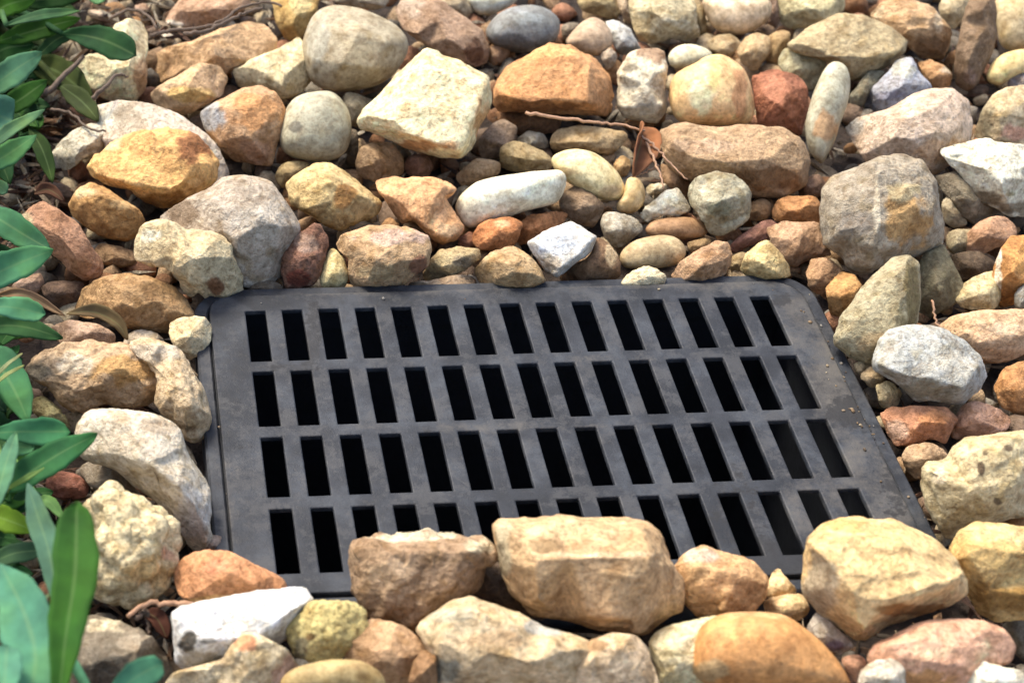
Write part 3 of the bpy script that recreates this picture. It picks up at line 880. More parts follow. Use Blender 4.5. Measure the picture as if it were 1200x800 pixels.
S('pebble', 'bluish grey sliver at the right edge under the amber upright', '9DA3A8', 'n', '1188,342 1212,322 1212,364 1190,364', over=.6)
S('stone', 'reddish tan stone below the bright white rock', 'BC9376', 'n', '1120,290 1135,272 1150,258 1175,252 1194,265 1190,282 1165,292 1148,299', over=.2)
S('stone', 'rough dark grey stone left of the bright white rock', '7C7363', 'a', '1094,207 1120,200 1137,215 1152,226 1172,234 1167,252 1145,264 1130,256 1113,235', rough=.6, patch='1150,244,12,8,A49A88')
S('pebble', 'small upright grey beige stone beside the grey boulder', 'A0967F', 'n', '1103,238 1112,226 1124,245 1137,262 1122,268 1106,262')
S('pebble', 'dull beige stone under the small upright one', 'A69A7E', 'n', '1107,275 1125,266 1147,272 1142,294 1113,300')
S('stone', 'added dark filler for the shadow in the hollow below the reddish tan stone', '574838', 'n', '1112,298 1140,294 1166,300 1164,322 1140,328 1118,326', over=-.4)  # added body, dark colour paints the shadow in this hollow
S('stone', 'orange stone cut by the right edge level with the grate', 'B98753', 'n', '1164,452 1175,432 1190,424 1212,419 1212,492 1190,487 1172,476')
S('stone', 'orange and rose stone touching the right side of the grate', 'C58C6A', 'a', '1031,485 1045,477 1075,476 1110,477 1123,490 1116,506 1108,521 1090,515 1070,521 1048,523 1038,505', k='1050,492,.7 1085,490,.9 1105,500,.7 1065,510,.7', patch='1052,508,14,12,DDB49A 1095,490,18,8,C98A5A')
S('stone', 'flat pinkish stone above the large pitted cream rock', 'BB917A', 'n', '1112,510 1125,480 1138,469 1165,474 1186,490 1180,507 1150,510 1125,517')
S('stone', 'dull tan stone between grate corner and pitted cream rock', 'B09475', 'n', '1056,535 1065,521 1090,517 1112,529 1114,546 1086,553 1075,562 1062,552')
S('boulder', 'large pitted cream rock at the right edge by the grate corner', 'CCBF9B', 'n', '1077,549 1085,540 1110,538 1116,520 1135,508 1165,507 1195,504 1212,507 1212,602 1182,607 1160,614 1135,625 1110,633 1097,612 1087,586 1079,566', k='1095,555,.7 1130,535,.75 1170,530,.8 1190,560,.95 1140,575,.95 1105,590,.7 1160,595,.75', rough=1.3, patch='1150,548,5,9,5C4C38 1181,524,7,4,6A5A44 1155,531,4,3,7A6A50 1169,587,5,4,7A6A50 1100,560,14,10,DED0B4', over=.4)
S('pebble', 'pebbly gravel stone at the right rear of the grate', 'A28E70', 'n', '1006,440 1020,428 1034,434 1040,446 1022,456', zg=-.4)
S('pebble', 'cream chip just under the blue grey rock', 'C6B48C', 'a', '1026,452 1042,446 1056,460 1052,476 1034,478', zg=-.4)
S('pebble', 'thin buff chip by the grate edge below the leaning slab', 'B8A482', 'n', '1000,425 1012,422 1020,430 1010,440 1001,436', zg=-.4)
S('pebble', 'pale round stone at the right edge above the golden block', 'CABFA2', 'r', '1181,612 1200,602 1212,600 1212,622 1190,624')
# ---- left side
S('rock', 'long reddish brown rock slanting beside the leaves', 'B08468', 'a', '18,262 38,240 52,235 72,247 92,262 106,285 121,310 119,322 100,329 80,316 62,297 45,277', k='45,252,.7 70,272,.9 95,300,.9 112,316,.6 75,255,.5', patch='28,258,12,9,BCA886 98,310,16,10,A87A54', over=.7)
S('rock', 'brown gold rock with a cream top, left of the craggy stone', 'B58A50', 'a', '80,240 90,222 105,214 120,218 140,232 160,245 169,258 165,276 150,284 120,277 98,264 84,253', e='88,234,.75 120,228,.95 160,246,.8', k='92,236,.8 112,232,.95 140,246,.9 158,254,.7 125,262,.7', patch='100,224,18,9,D9C090 145,240,22,5,C8A36C', over=.4)
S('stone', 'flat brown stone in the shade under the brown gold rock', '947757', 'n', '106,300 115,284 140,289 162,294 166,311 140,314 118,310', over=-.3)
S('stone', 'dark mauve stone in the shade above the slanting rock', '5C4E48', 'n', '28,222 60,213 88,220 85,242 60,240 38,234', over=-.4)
S('stone', 'pale craggy stone with a brown hole, left of grate corner', 'CABB9A', 'a', '157,285 165,265 185,259 205,262 220,271 245,274 262,281 273,300 286,325 286,343 265,353 245,351 233,341 222,346 209,330 193,313 176,313 159,303', k='175,278,.6 200,290,.75 225,300,.9 235,325,.95 262,320,.85 255,295,.7 215,320,.8 275,340,.6', rough=1.6, t=1.1, patch='254,336,10,12,8A6242 180,275,14,7,D6D2C0', over=.9)
S('boulder', 'large mauve grey slab behind the craggy stone', 'B1A599', 'a', '185,255 215,236 245,222 262,206 290,204 318,214 338,238 352,266 346,295 332,325 300,341 270,332 230,292 195,280', k='225,250,.6 270,230,.75 310,240,.8 330,275,.7 290,285,.9 310,315,.6', patch='215,250,18,14,8E7B68 310,260,30,18,BFB6AC', over=.1)
S('rock', 'wide rusty tan stone below the pale craggy one', 'AD8A5E', 'a', '82,366 95,340 115,327 150,321 175,324 200,334 220,350 229,372 216,387 195,390 170,387 145,382 120,374 100,374', k='115,345,.75 150,340,.85 190,350,.8 150,365,.95 200,375,.7', patch='200,338,40,14,8E6E44')
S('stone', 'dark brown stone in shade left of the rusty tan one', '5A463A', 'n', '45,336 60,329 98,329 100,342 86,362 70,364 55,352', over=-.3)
S('pebble', 'small pale pink stone behind the bright green leaf tip', 'B6998A', 'n', '10,336 30,322 50,318 52,336 35,348')
S('pebble', 'cream chip at the upper left corner of the grate', 'D8C8A6', 'a', '198,378 215,371 240,370 248,382 246,400 235,416 221,423 207,411 199,395', over=.5)
S('stone', 'flat pink stone above the crusty tan rock', 'C3A48E', 'n', '56,384 80,375 100,377 125,384 137,396 127,412 95,412 68,402')
S('pebble', 'greyish white stone above the crusty tan rock', 'BFB2A2', 'n', '143,396 160,385 180,388 194,396 191,412 150,414')
S('rock', 'crusty tan rock with ochre patches left of the grate', 'BEA283', 'n', '25,432 45,412 75,400 110,397 140,401 165,411 187,420 197,440 184,462 170,475 145,476 125,471 113,472 100,484 84,484 70,471 60,452 38,444', k='60,425,.6 100,420,.75 140,425,.85 170,440,.85 120,450,.9 90,460,.8 45,430,.5', rough=1.8, patch='145,435,34,16,BF965C 85,425,24,14,C9BBA8 40,436,18,10,8E8270', over=.3)
S('rock', 'buff lobed rock hugging the left edge of the grate', 'CAB494', 'n', '146,402 172,394 200,404 217,420 232,440 243,465 246,492 241,511 228,522 212,514 207,497 190,487 180,470 188,440', k='175,410,.6 205,430,.8 222,460,.9 225,490,.95 228,510,.6 200,465,.8', rough=1.6, patch='215,500,14,3,9A8466 175,412,30,10,BDB0A0', over=.5)
S('boulder', 'large smooth white grey boulder left of the grate', 'CDC4B6', 'n', '90,500 100,482 120,476 150,479 185,486 210,498 217,520 228,545 242,568 246,600 250,630 242,646 225,645 210,612 190,592 160,572 128,547 93,537', k='115,500,.7 160,500,.8 190,515,.85 180,545,.95 215,570,.9 225,610,.8 140,525,.8', patch='190,500,24,10,BFB09E 225,600,18,34,D4D2D2 150,520,30,14,D6C8B4', over=.5, hex2='DAD2C6')
S('pebble', 'brick coloured stone between leaves and white grey boulder', '9C6452', 'n', '50,562 70,552 90,555 107,568 102,584 62,586')
S('stone', 'grey brown stone under the white grey boulder', '8D8478', 'n', '90,548 112,537 135,544 150,562 180,600 160,600 128,575 104,572', over=-.1)
S('rock', 'knobbly cream stone like a cauliflower, lower left', 'DACAA4', 'k', '94,592 110,575 130,567 150,574 175,590 197,602 211,627 206,652 196,682 180,701 155,709 130,706 107,691 97,662 94,625', k='120,590,.7 150,610,.9 180,620,.85 190,650,.75 150,660,1 125,640,.9 160,690,.6', rough=1.2, patch='172,672,26,18,DDBB80 196,648,8,10,C29C80', over=.7)
S('stone', 'flat orange stone at the near left corner of the grate', 'CE9468', 'n', '203,670 212,654 232,647 262,645 287,655 312,668 332,680 338,692 310,702 280,709 245,713 218,706 206,690', k='235,658,.6 270,670,.8 300,685,.7 240,690,.75', patch='260,704,50,6,DCAE70 250,665,20,10,D48C64', over=.9, zg=-.5)
S('pebble', 'mauve chip between white grey boulder and grate', '8E7F78', 'n', '226,650 240,624 260,627 265,642 256,650', over=.3)
S('rock', 'bright white block with a black smudge, lower left', 'E6E7EA', 'a', '200,718 212,708 260,701 310,692 358,689 368,702 356,722 338,745 322,757 290,772 262,784 225,784 205,776', e='203,722,.9 215,748,1 262,750,1.02 300,745,1 352,708,.85', k='208,722,.9 215,745,.95 262,748,1 300,725,.95 345,705,.8 250,715,.75 240,770,.7 300,750,.8', patch='219,752,11,14,55524E 248,750,12,3,9A9896 235,772,28,9,B7B6B4', over=1.0, zg=-.5)
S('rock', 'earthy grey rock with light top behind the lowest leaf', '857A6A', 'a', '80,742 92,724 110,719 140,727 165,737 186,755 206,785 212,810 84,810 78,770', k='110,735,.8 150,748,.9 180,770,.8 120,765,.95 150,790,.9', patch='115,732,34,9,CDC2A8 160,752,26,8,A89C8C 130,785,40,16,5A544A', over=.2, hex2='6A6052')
S('rock', 'cream rock with orange patch under the white block', 'DCCBAA', 'a', '188,808 203,790 236,780 262,772 272,755 287,741 312,747 337,760 354,782 350,810', k='240,792,.7 285,762,.8 320,775,.9 300,795,.9', patch='290,754,16,10,DB9A6E 335,790,16,18,C8A692', over=1.2, zg=-.3)
# ---- foreground
S('stone', 'crumbly pale yellow stone near the bottom edge', 'CBBE80', 'k', '337,732 350,712 375,703 405,702 428,711 432,735 422,757 405,772 370,777 345,770 336,750', rough=.55, patch='352,760,10,16,8A846A 365,745,5,4,7A6238', over=1.2, zg=-.2)
S('rock', 'rough brown conglomerate rock overlapping the grate front', 'A1866B', 'a', '411,642 430,632 465,627 500,617 525,629 555,630 579,640 582,652 566,664 560,690 542,706 510,722 500,736 487,740 468,730 440,724 424,716 414,690 414,660', e='418,646,.85 460,648,.97 555,646,.9', k='420,648,.8 460,650,.92 510,646,.85 555,648,.8 470,680,.95 530,685,.85 485,712,.8 500,628,.4', rough=2.0, patch='495,626,70,7,CDC2AC 560,640,20,8,C9BBA0 455,670,26,14,BFA283', over=.3, zg=0.02)
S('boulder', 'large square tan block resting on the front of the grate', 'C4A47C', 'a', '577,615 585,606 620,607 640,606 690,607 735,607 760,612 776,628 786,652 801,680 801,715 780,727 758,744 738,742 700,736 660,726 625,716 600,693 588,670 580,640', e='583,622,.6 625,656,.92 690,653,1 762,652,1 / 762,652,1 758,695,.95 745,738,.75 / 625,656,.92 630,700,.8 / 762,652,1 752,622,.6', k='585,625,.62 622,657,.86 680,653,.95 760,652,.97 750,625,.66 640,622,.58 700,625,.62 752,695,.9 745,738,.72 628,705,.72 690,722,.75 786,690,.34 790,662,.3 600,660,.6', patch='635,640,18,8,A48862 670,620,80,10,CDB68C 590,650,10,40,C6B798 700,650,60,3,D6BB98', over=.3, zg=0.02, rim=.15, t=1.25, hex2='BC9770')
S('stone', 'tan pyramid shaped stone right of the square tan block', 'C79E70', 'a', '786,668 800,652 823,637 845,645 875,655 901,676 899,701 880,720 850,726 825,724 804,708', e='823,642,.4 816,665,.85 860,672,.95 848,712,.8 / 860,672,.95 894,682,.6', k='823,642,.45 815,665,.7 858,672,.86 848,700,.8 888,685,.55 805,690,.65 835,715,.5', patch='822,652,22,9,CDB4A4 820,670,16,12,CFA97A', over=.25, zg=0.02)
S('rock', 'smooth fawn stone in front of the brown conglomerate', 'B4926F', 'a', '404,747 414,735 430,727 457,726 477,735 497,753 512,762 514,782 492,808 438,808 408,792', k='425,745,.75 455,750,.9 480,765,.85 450,790,.9', patch='425,745,18,14,9E7E5C', over=.9, zg=-.3)
S('stone', 'mustard brown stone cut by the bottom edge', 'AF9967', 'r', '328,793 352,778 400,771 432,775 452,792 452,812 328,812', over=2.2, zg=-.3)
S('stone', 'narrow brown upright stone at the bottom edge', 'A27E5A', 'a', '476,808 484,776 495,761 510,762 512,808', over=2.0, zg=-.3)
S('boulder', 'big pale banded rock with grey blue patch, bottom centre', 'D3BC98', 'a', '490,737 505,718 530,702 552,697 577,705 602,716 640,735 690,748 705,770 700,812 510,812 508,772 495,753', e='510,765,.8 560,760,.9 620,775,1 690,762,.85', k='520,725,.7 560,715,.72 600,735,.78 650,755,.85 560,760,.95 610,780,1 540,785,.85 520,765,.8', patch='525,785,22,16,8F8C80 640,735,30,8,B9B8B4 565,750,40,10,CDAF88 530,720,24,8,BDB49E', over=.9, zg=-.3, hex2='DCC9A8')
S('rock', 'rosy cream wedge at the bottom beside the orange boulder', 'D8BF9E', 'a', '640,812 655,790 682,760 692,748 720,742 745,745 760,760 769,782 774,812', k='690,765,.75 715,758,.8 745,765,.9 735,790,.9 680,790,.8', patch='700,755,14,7,AB8A64 760,790,8,24,9A8468', over=1.5, zg=-.3)
S('rock', 'cream folded rock left of the orange boulder', 'E2D5AE', 'n', '757,752 775,738 800,730 828,721 855,722 860,812 776,812 768,782', k='780,750,.8 810,745,.85 790,775,.9 820,780,.9', patch='790,765,24,4,B8AC84', over=.7, zg=-.3)
S('boulder', 'smooth orange boulder cut by the bottom edge', 'C68E50', 'r', '813,740 838,719 880,715 920,718 942,735 972,758 992,785 1003,812 808,812', patch='836,785,24,14,B29468 900,718,50,5,D3A66E', over=1.1, zg=-.3, hex2='D09C5E')
S('pebble', 'small cream pyramid stone by the grate front edge', 'D6B98A', 'a', '896,692 905,672 912,667 922,678 934,690 931,702 906,706', over=.3, zg=-.1)
S('pebble', 'buff pebble under the small cream pyramid', 'D2B386', 'n', '893,702 920,695 942,697 951,710 946,723 925,730 905,722 893,714', over=.5, zg=-.3)
S('stone', 'grey white chip with purple tint by the orange boulder', 'BDB5AC', 'a', '945,737 954,720 962,715 975,730 990,744 1002,758 985,767 968,760 954,747', k='962,728,.7 970,745,.9 985,755,.6', over=.9, patch='980,757,14,7,85778A', zg=-.3)
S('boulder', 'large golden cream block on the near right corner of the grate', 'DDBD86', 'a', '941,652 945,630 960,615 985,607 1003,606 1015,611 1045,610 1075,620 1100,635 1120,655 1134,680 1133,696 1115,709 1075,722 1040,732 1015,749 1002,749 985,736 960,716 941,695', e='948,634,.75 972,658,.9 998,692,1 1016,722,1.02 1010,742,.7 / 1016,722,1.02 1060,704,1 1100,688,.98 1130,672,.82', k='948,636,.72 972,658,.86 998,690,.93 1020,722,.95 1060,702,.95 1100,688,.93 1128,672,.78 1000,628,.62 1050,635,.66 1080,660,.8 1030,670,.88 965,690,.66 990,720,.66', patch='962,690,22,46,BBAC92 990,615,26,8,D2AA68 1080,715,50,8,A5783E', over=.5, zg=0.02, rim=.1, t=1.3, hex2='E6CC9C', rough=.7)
S('rock', 'golden split block on the right edge by the cream block', 'D3B474', 'a', '1111,642 1125,622 1145,610 1172,613 1212,620 1212,724 1168,728 1145,717 1130,692 1114,662', e='1114,644,.88 1134,649,.95 1150,640,.95 1208,650,1', k='1116,644,.85 1134,649,.9 1150,640,.9 1205,650,.97 1165,622,.55 1130,630,.62 1160,690,.8 1205,695,.8 1145,665,.85', patch='1180,700,40,18,A5803E 1170,625,44,12,DEC890', over=.5, zg=-.3)
S('boulder', 'rounded salmon pink boulder at the lower right', 'D9A88C', 'n', '1015,768 1025,752 1050,740 1085,727 1120,724 1155,728 1180,741 1191,758 1186,773 1165,783 1150,812 1055,812 1035,790 1018,780', k='1045,755,.75 1090,745,.85 1140,748,.85 1170,760,.7 1090,775,1 1130,780,.9 1060,790,.8', patch='1085,800,34,16,C8935C 1095,765,24,10,E0BC9A', over=.9, zg=-.3)
S('stone', 'small white grey stone in front of the salmon boulder', 'CFCCC4', 'n', '1000,810 1010,785 1025,774 1050,772 1062,785 1060,812', over=1.9, zg=-.3)
S('stone', 'white stone at the bottom right corner', 'E8E6DA', 'a', '1128,812 1138,782 1150,774 1172,782 1197,785 1212,810', over=1.9, zg=-.3)
S('stone', 'dark grey stone at the right edge behind the salmon boulder', '807868', 'n', '1172,735 1185,726 1212,722 1212,775 1192,772', over=-.2)
S('pebble', 'small peach stone left of the salmon boulder', 'D5A487', 'n', '985,772 1000,765 1016,770 1018,784 1004,800 994,788', over=1.0, zg=-.3)
S('stone', 'added dark brown filler for the shade between the rough conglomerate and the square tan block', '5E4E42', 'a', '548,672 570,656 590,660 604,694 632,716 640,728 596,720 560,708 540,706', zg=0.0, over=-.1)  # added body, its dark colour stands in for the block's shaded left face
# ---- behind the grate, middle
S('pebble', 'olive tan stone peeking over the yellow cleft rock', 'A8956C', 'n', '320,208 330,191 350,187 366,192 354,206 340,214 330,224')
S('rock', 'yellow tan cleft rock with a brown hollow, behind the grate', 'D4BC86', 'a', '335,216 342,207 370,191 387,190 410,205 432,224 448,240 441,251 420,261 400,271 380,264 360,252 341,240', e='345,225,.6 385,214,.95 400,262,.7 / 385,214,.95 430,232,.7', k='350,215,.6 378,200,.5 382,228,.9 360,245,.8 410,222,.7 432,240,.6 400,258,.7', patch='405,232,14,15,9C7238 420,245,16,8,BEA26E', over=.5)
S('stone', 'knotty brown stone under the big cream rock', '9F8362', 'a', '417,190 422,172 440,165 461,169 472,184 474,201 462,212 445,214 427,210 418,202', over=.2)
S('rock', 'flat orange arrow shaped stone behind the grate', 'DDAA7A', 'a', '440,212 450,209 475,209 500,206 530,217 536,222 522,232 533,250 544,268 536,281 520,287 509,281 495,269 484,260 470,263 455,241 444,226', e='444,214,.6 470,238,.9 486,256,.95 525,283,.7', k='452,214,.55 470,235,.86 488,252,.9 515,275,.9 535,270,.7 510,230,.75 485,220,.68', patch='462,248,10,12,A57C54 525,270,14,10,DCB68C 475,262,20,5,A0784E', over=.4, rim=.3)
S('pebble', 'dark maroon brown stone between knotty and arrow stones', '8D6854', 'n', '472,196 480,181 500,181 509,195 502,207 480,208')
S('pebble', 'flat beige stone left of the long white stone', 'AD9170', 'n', '532,207 545,195 560,186 582,187 588,198 581,207 560,214 543,222')
S('stone', 'long rounded white stone behind the grate centre', 'DBD8C8', 'r', '531,240 545,222 565,210 600,204 640,199 660,199 665,212 659,230 650,240 620,246 600,253 570,262 549,269 537,258', over=.4)
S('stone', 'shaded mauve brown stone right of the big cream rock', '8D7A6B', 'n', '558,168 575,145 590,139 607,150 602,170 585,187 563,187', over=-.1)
S('stone', 'flat straw coloured stone above the long white stone', 'B2A07A', 'n', '583,175 600,165 620,168 647,184 648,198 620,203 588,200')
S('pebble', 'small grey chip under the orange block', '9E9A90', 'a', '606,162 620,152 638,157 644,172 625,177 609,173')
S('stone', 'tan oval stone lying under the dry stem', 'BDA57E', 'n', '641,166 652,152 675,147 705,149 735,155 734,166 720,181 700,180 670,173 645,177', over=.1)
S('stone', 'smooth cream oval pebble with a notch, centre rear', 'E0D4A6', 'r', '643,186 660,176 685,174 705,182 722,198 733,218 731,233 715,236 690,229 668,216 653,205', patch='665,202,16,7,B49C70 715,225,14,8,CDB890', over=.6)
S('pebble', 'little upright yellow cream pebble by the dry leaf', 'DCC292', 'r', '734,207 748,207 757,222 755,240 743,251 725,249 721,240 731,226', over=.3)
S('stone', 'grey brown squarish stone right of the long white stone', '96806A', 'a', '657,228 675,217 695,227 709,240 703,256 695,267 678,264 664,252 656,242')
S('stone', 'blue white flat topped stone behind the grate edge', 'E0E4EC', 'a', '617,284 640,271 668,260 682,266 701,277 692,296 672,311 652,325 640,316 628,300', e='694,279,.9 672,306,1 650,321,.85', k='625,284,.6 660,272,.62 690,280,.95 670,304,.95 650,316,.85 645,295,.75', patch='652,284,26,14,CBD6EA 646,308,12,8,C8BDB0', over=.7, rim=.3)
S('stone', 'brown backed stone, darkened for shade, leaning on the blue white one', '7E6248', 'n', '698,276 714,284 727,302 728,328 690,331 652,328 672,312 692,297', over=.1, patch='718,295,8,16,C2AA86')  # brown side, base colour deepened to carry the shade on it
S('pebble', 'bright orange stone below the long white stone', 'CD8A56', 'n', '553,280 560,262 580,254 600,253 614,262 608,276 602,290 580,294 558,292', patch='590,262,12,6,E2B084', over=.3)
S('pebble', 'thin rust orange sliver left of the grey brown stone', 'C78856', 'a', '600,268 620,254 650,246 667,250 658,263 630,276 612,287 600,284')
S('stone', 'streaky grey stone with white edge, behind the grate', 'A39D90', 'n', '703,262 708,248 725,249 745,255 754,268 743,277 728,292 716,290 707,278', patch='738,280,14,10,8A8070 718,256,8,10,BDB8AC', over=.1)
S('stone', 'small white angular stone near the dry needles', 'E4DFCE', 'a', '749,252 765,235 780,223 794,221 806,237 810,246 795,253 775,252 757,261', k='765,242,.7 785,232,.9 798,245,.6', patch='800,242,10,6,B9B09C', over=.5)
S('stone', 'rounded brown stone under the small white angular one', 'A98562', 'r', '754,270 765,258 790,254 815,255 834,268 822,280 790,280 765,280')
S('stone', 'olive beige oval stone near the back edge of the grate', 'B29E7A', 'r', '725,298 738,285 755,277 785,274 801,284 805,298 796,311 770,315 745,315 729,313', over=.2)
S('pebble', 'white grainy chip touching the back edge of the grate', 'D3C7A8', 'k', '726,330 740,318 755,311 770,315 782,325 777,335 732,336', rough=.4, over=.2, zg=-.4)
S('stone', 'pinkish tan wedge at the back edge of the grate', 'C09C7C', 'a', '785,323 795,308 815,295 840,283 854,284 858,300 852,322 832,332 792,332', over=.2, zg=-.5)
S('stone', 'mottled sage grey stone with pits below the wide brown rock', 'A9A692', 'n', '804,222 815,207 835,201 860,204 876,219 882,241 876,259 860,267 845,277 831,274 824,257 809,241', rough=1.4, patch='845,245,14,8,8C8E7A 822,218,10,8,C2BDAA', over=.7)
S('pebble', 'maroon stone right of the mottled sage grey stone', '8D6356', 'n', '852,291 868,275 890,262 905,257 914,268 907,280 880,287 862,297')
S('stone', 'cream yellow triangular stone at the back edge of the grate', 'E0C890', 'a', '866,316 875,298 890,285 899,281 911,292 924,310 927,324 900,328 878,327', k='895,292,.7 890,310,.9 910,315,.7', over=.4, zg=-.5)
S('pebble', 'brown stone left of the orange stone, behind the grate', '9A7A56', 'n', '875,242 890,232 904,237 902,257 878,260')
S('pebble', 'shaded fawn stone left of the maroon stone', 'A18660', 'n', '803,284 820,280 836,278 832,290 812,300')
S('pebble', 'olive brown pebble left of the cream triangle', '9B8864', 'n', '854,302 868,294 882,300 874,320 856,322')
S('stone', 'dark red brown rough stone behind the grate left end', '8B6453', 'k', '330,300 335,285 350,271 370,262 386,274 384,292 379,310 371,332 355,340 335,337 329,320', rough=.6, patch='355,285,16,10,A5887A 350,325,12,10,7A4030', over=.5)
S('pebble', 'pale yellow stone between red brown and pink stones', 'CFC08E', 'n', '374,320 384,296 392,290 405,308 409,325 402,340 377,341', zg=-.5)
S('rock', 'pinkish tan blocky stone behind the grate, left of centre', 'BC9C76', 'a', '392,286 400,274 425,267 450,263 480,269 502,277 507,290 502,311 482,326 472,337 440,337 411,335 407,318 409,302 396,293', k='405,282,.55 415,292,.8 460,290,.85 490,292,.8 455,272,.55 470,318,.85 420,320,.75 440,305,.9', patch='460,278,40,9,C6A796 440,318,22,10,BCA27A 490,310,12,12,8A6048', over=.5)
S('stone', 'grey tan split stone left of the tan wedge by the grate', 'B4A27C', 'a', '495,323 505,305 515,293 540,289 562,291 564,303 546,316 525,327 500,330', k='515,300,.6 520,315,.85 540,303,.9 552,298,.6', patch='545,308,14,8,8D806A', over=.3)
S('stone', 'low pinkish stone along the back edge of the grate', 'B59E86', 'n', '478,331 500,328 540,321 556,325 560,340 478,342', over=-.1, zg=-.5)
S('stone', 'tan wedge with light face at the back edge of the grate', 'BFA279', 'a', '555,316 570,300 590,292 603,289 621,300 634,315 640,329 625,337 580,337 560,331', k='575,305,.7 600,300,.8 600,318,.9 625,322,.7', over=.3, zg=-.5)
S('pebble', 'small rust brown stone left of the bright orange one', '9B6D56', 'n', '536,281 548,271 560,275 557,292 540,294')
S('pebble', 'dark grey stone at the rear left corner of the grate', '6B635A', 'n', '285,331 300,324 334,334 332,347 288,347', zg=-.6)
S('pebble', 'white sliver behind the small white angular stone', 'C9C0AC', 'n', '755,222 765,214 784,216 780,226 762,230')
S('pebble', 'tan stone left of the curled dry leaf', 'B89868', 'n', '718,190 730,180 740,188 736,207 722,207')
S('stone', 'slanting brown stone under the dry needles', '9C7E60', 'n', '772,190 790,195 812,212 808,234 790,226 776,212', over=-.2)
S('pebble', 'mossy yellow green lump among the leaves at left', 'A9A172', 'k', '33,470 48,462 65,474 79,490 82,506 60,500 43,490', rough=.5)
# ------------------------------------------------------------------ leaves, needles, twigs
def leaf_material():
    mt, t, b = new_mat('fleshy_green_leaf')
    L = t.links.new
    at = N(t, 'ShaderNodeAttribute', attribute_name='tint')
    ms = N(t, 'ShaderNodeAttribute', attribute_name='across')
    tc = N(t, 'ShaderNodeTexCoord')
    n = N(t, 'ShaderNodeTexNoise')
    n.inputs['Scale'].default_value = 120
    n.inputs['Detail'].default_value = 5
    L(tc.outputs['Object'], n.inputs['Vector'])
    col = mixrgb(t, 'MULTIPLY', 1.0, at.outputs[0], ramp(t, n.outputs[0], [(0.3, g4(0.78)), (0.7, g4(1.18))]))
    bl = N(t, 'ShaderNodeTexNoise')
    bl.inputs['Scale'].default_value = 38
    bl.inputs['Detail'].default_value = 6
    L(tc.outputs['Object'], bl.inputs['Vector'])
    col = mixrgb(t, 'MULTIPLY', 1.0, col, ramp(t, bl.outputs[0], [(0.32, (0.72, 0.70, 0.80, 1)), (0.5, g4(1.0)), (0.68, (1.3, 1.16, 0.9, 1))]))
    rib = ramp(t, ms.outputs['Fac'], [(0.0, g4(1)), (0.13, g4(0))])
    k = N(t, 'ShaderNodeMath', operation='MULTIPLY')
    L(rib, k.inputs[0]); k.inputs[1].default_value = 0.2
    col = mixrgb(t, 'MIX', k.outputs[0], col, (0.30, 0.42, 0.16, 1))
    L(col, b.inputs['Base Color'])
    b.inputs['Roughness'].default_value = 0.8
    b.inputs['Specular IOR Level'].default_value = 0.2
    bp = N(t, 'ShaderNodeBump')
    bp.inputs['Strength'].default_value = 0.25
    bp.inputs['Distance'].default_value = 0.001
    L(n.outputs[0], bp.inputs['Height'])
    L(bp.outputs[0], b.inputs['Normal'])
    tr = N(t, 'ShaderNodeBsdfTranslucent')
    L(col, tr.inputs['Color'])
    mx = N(t, 'ShaderNodeMixShader')
    mx.inputs[0].default_value = 0.28
    L(b.outputs[0], mx.inputs[1]); L(tr.outputs[0], mx.inputs[2])
    L(mx.outputs[0], t.nodes['Material Output'].inputs['Surface'])
    return mt
M_LEAF = leaf_material()
LEAFK = 0.62

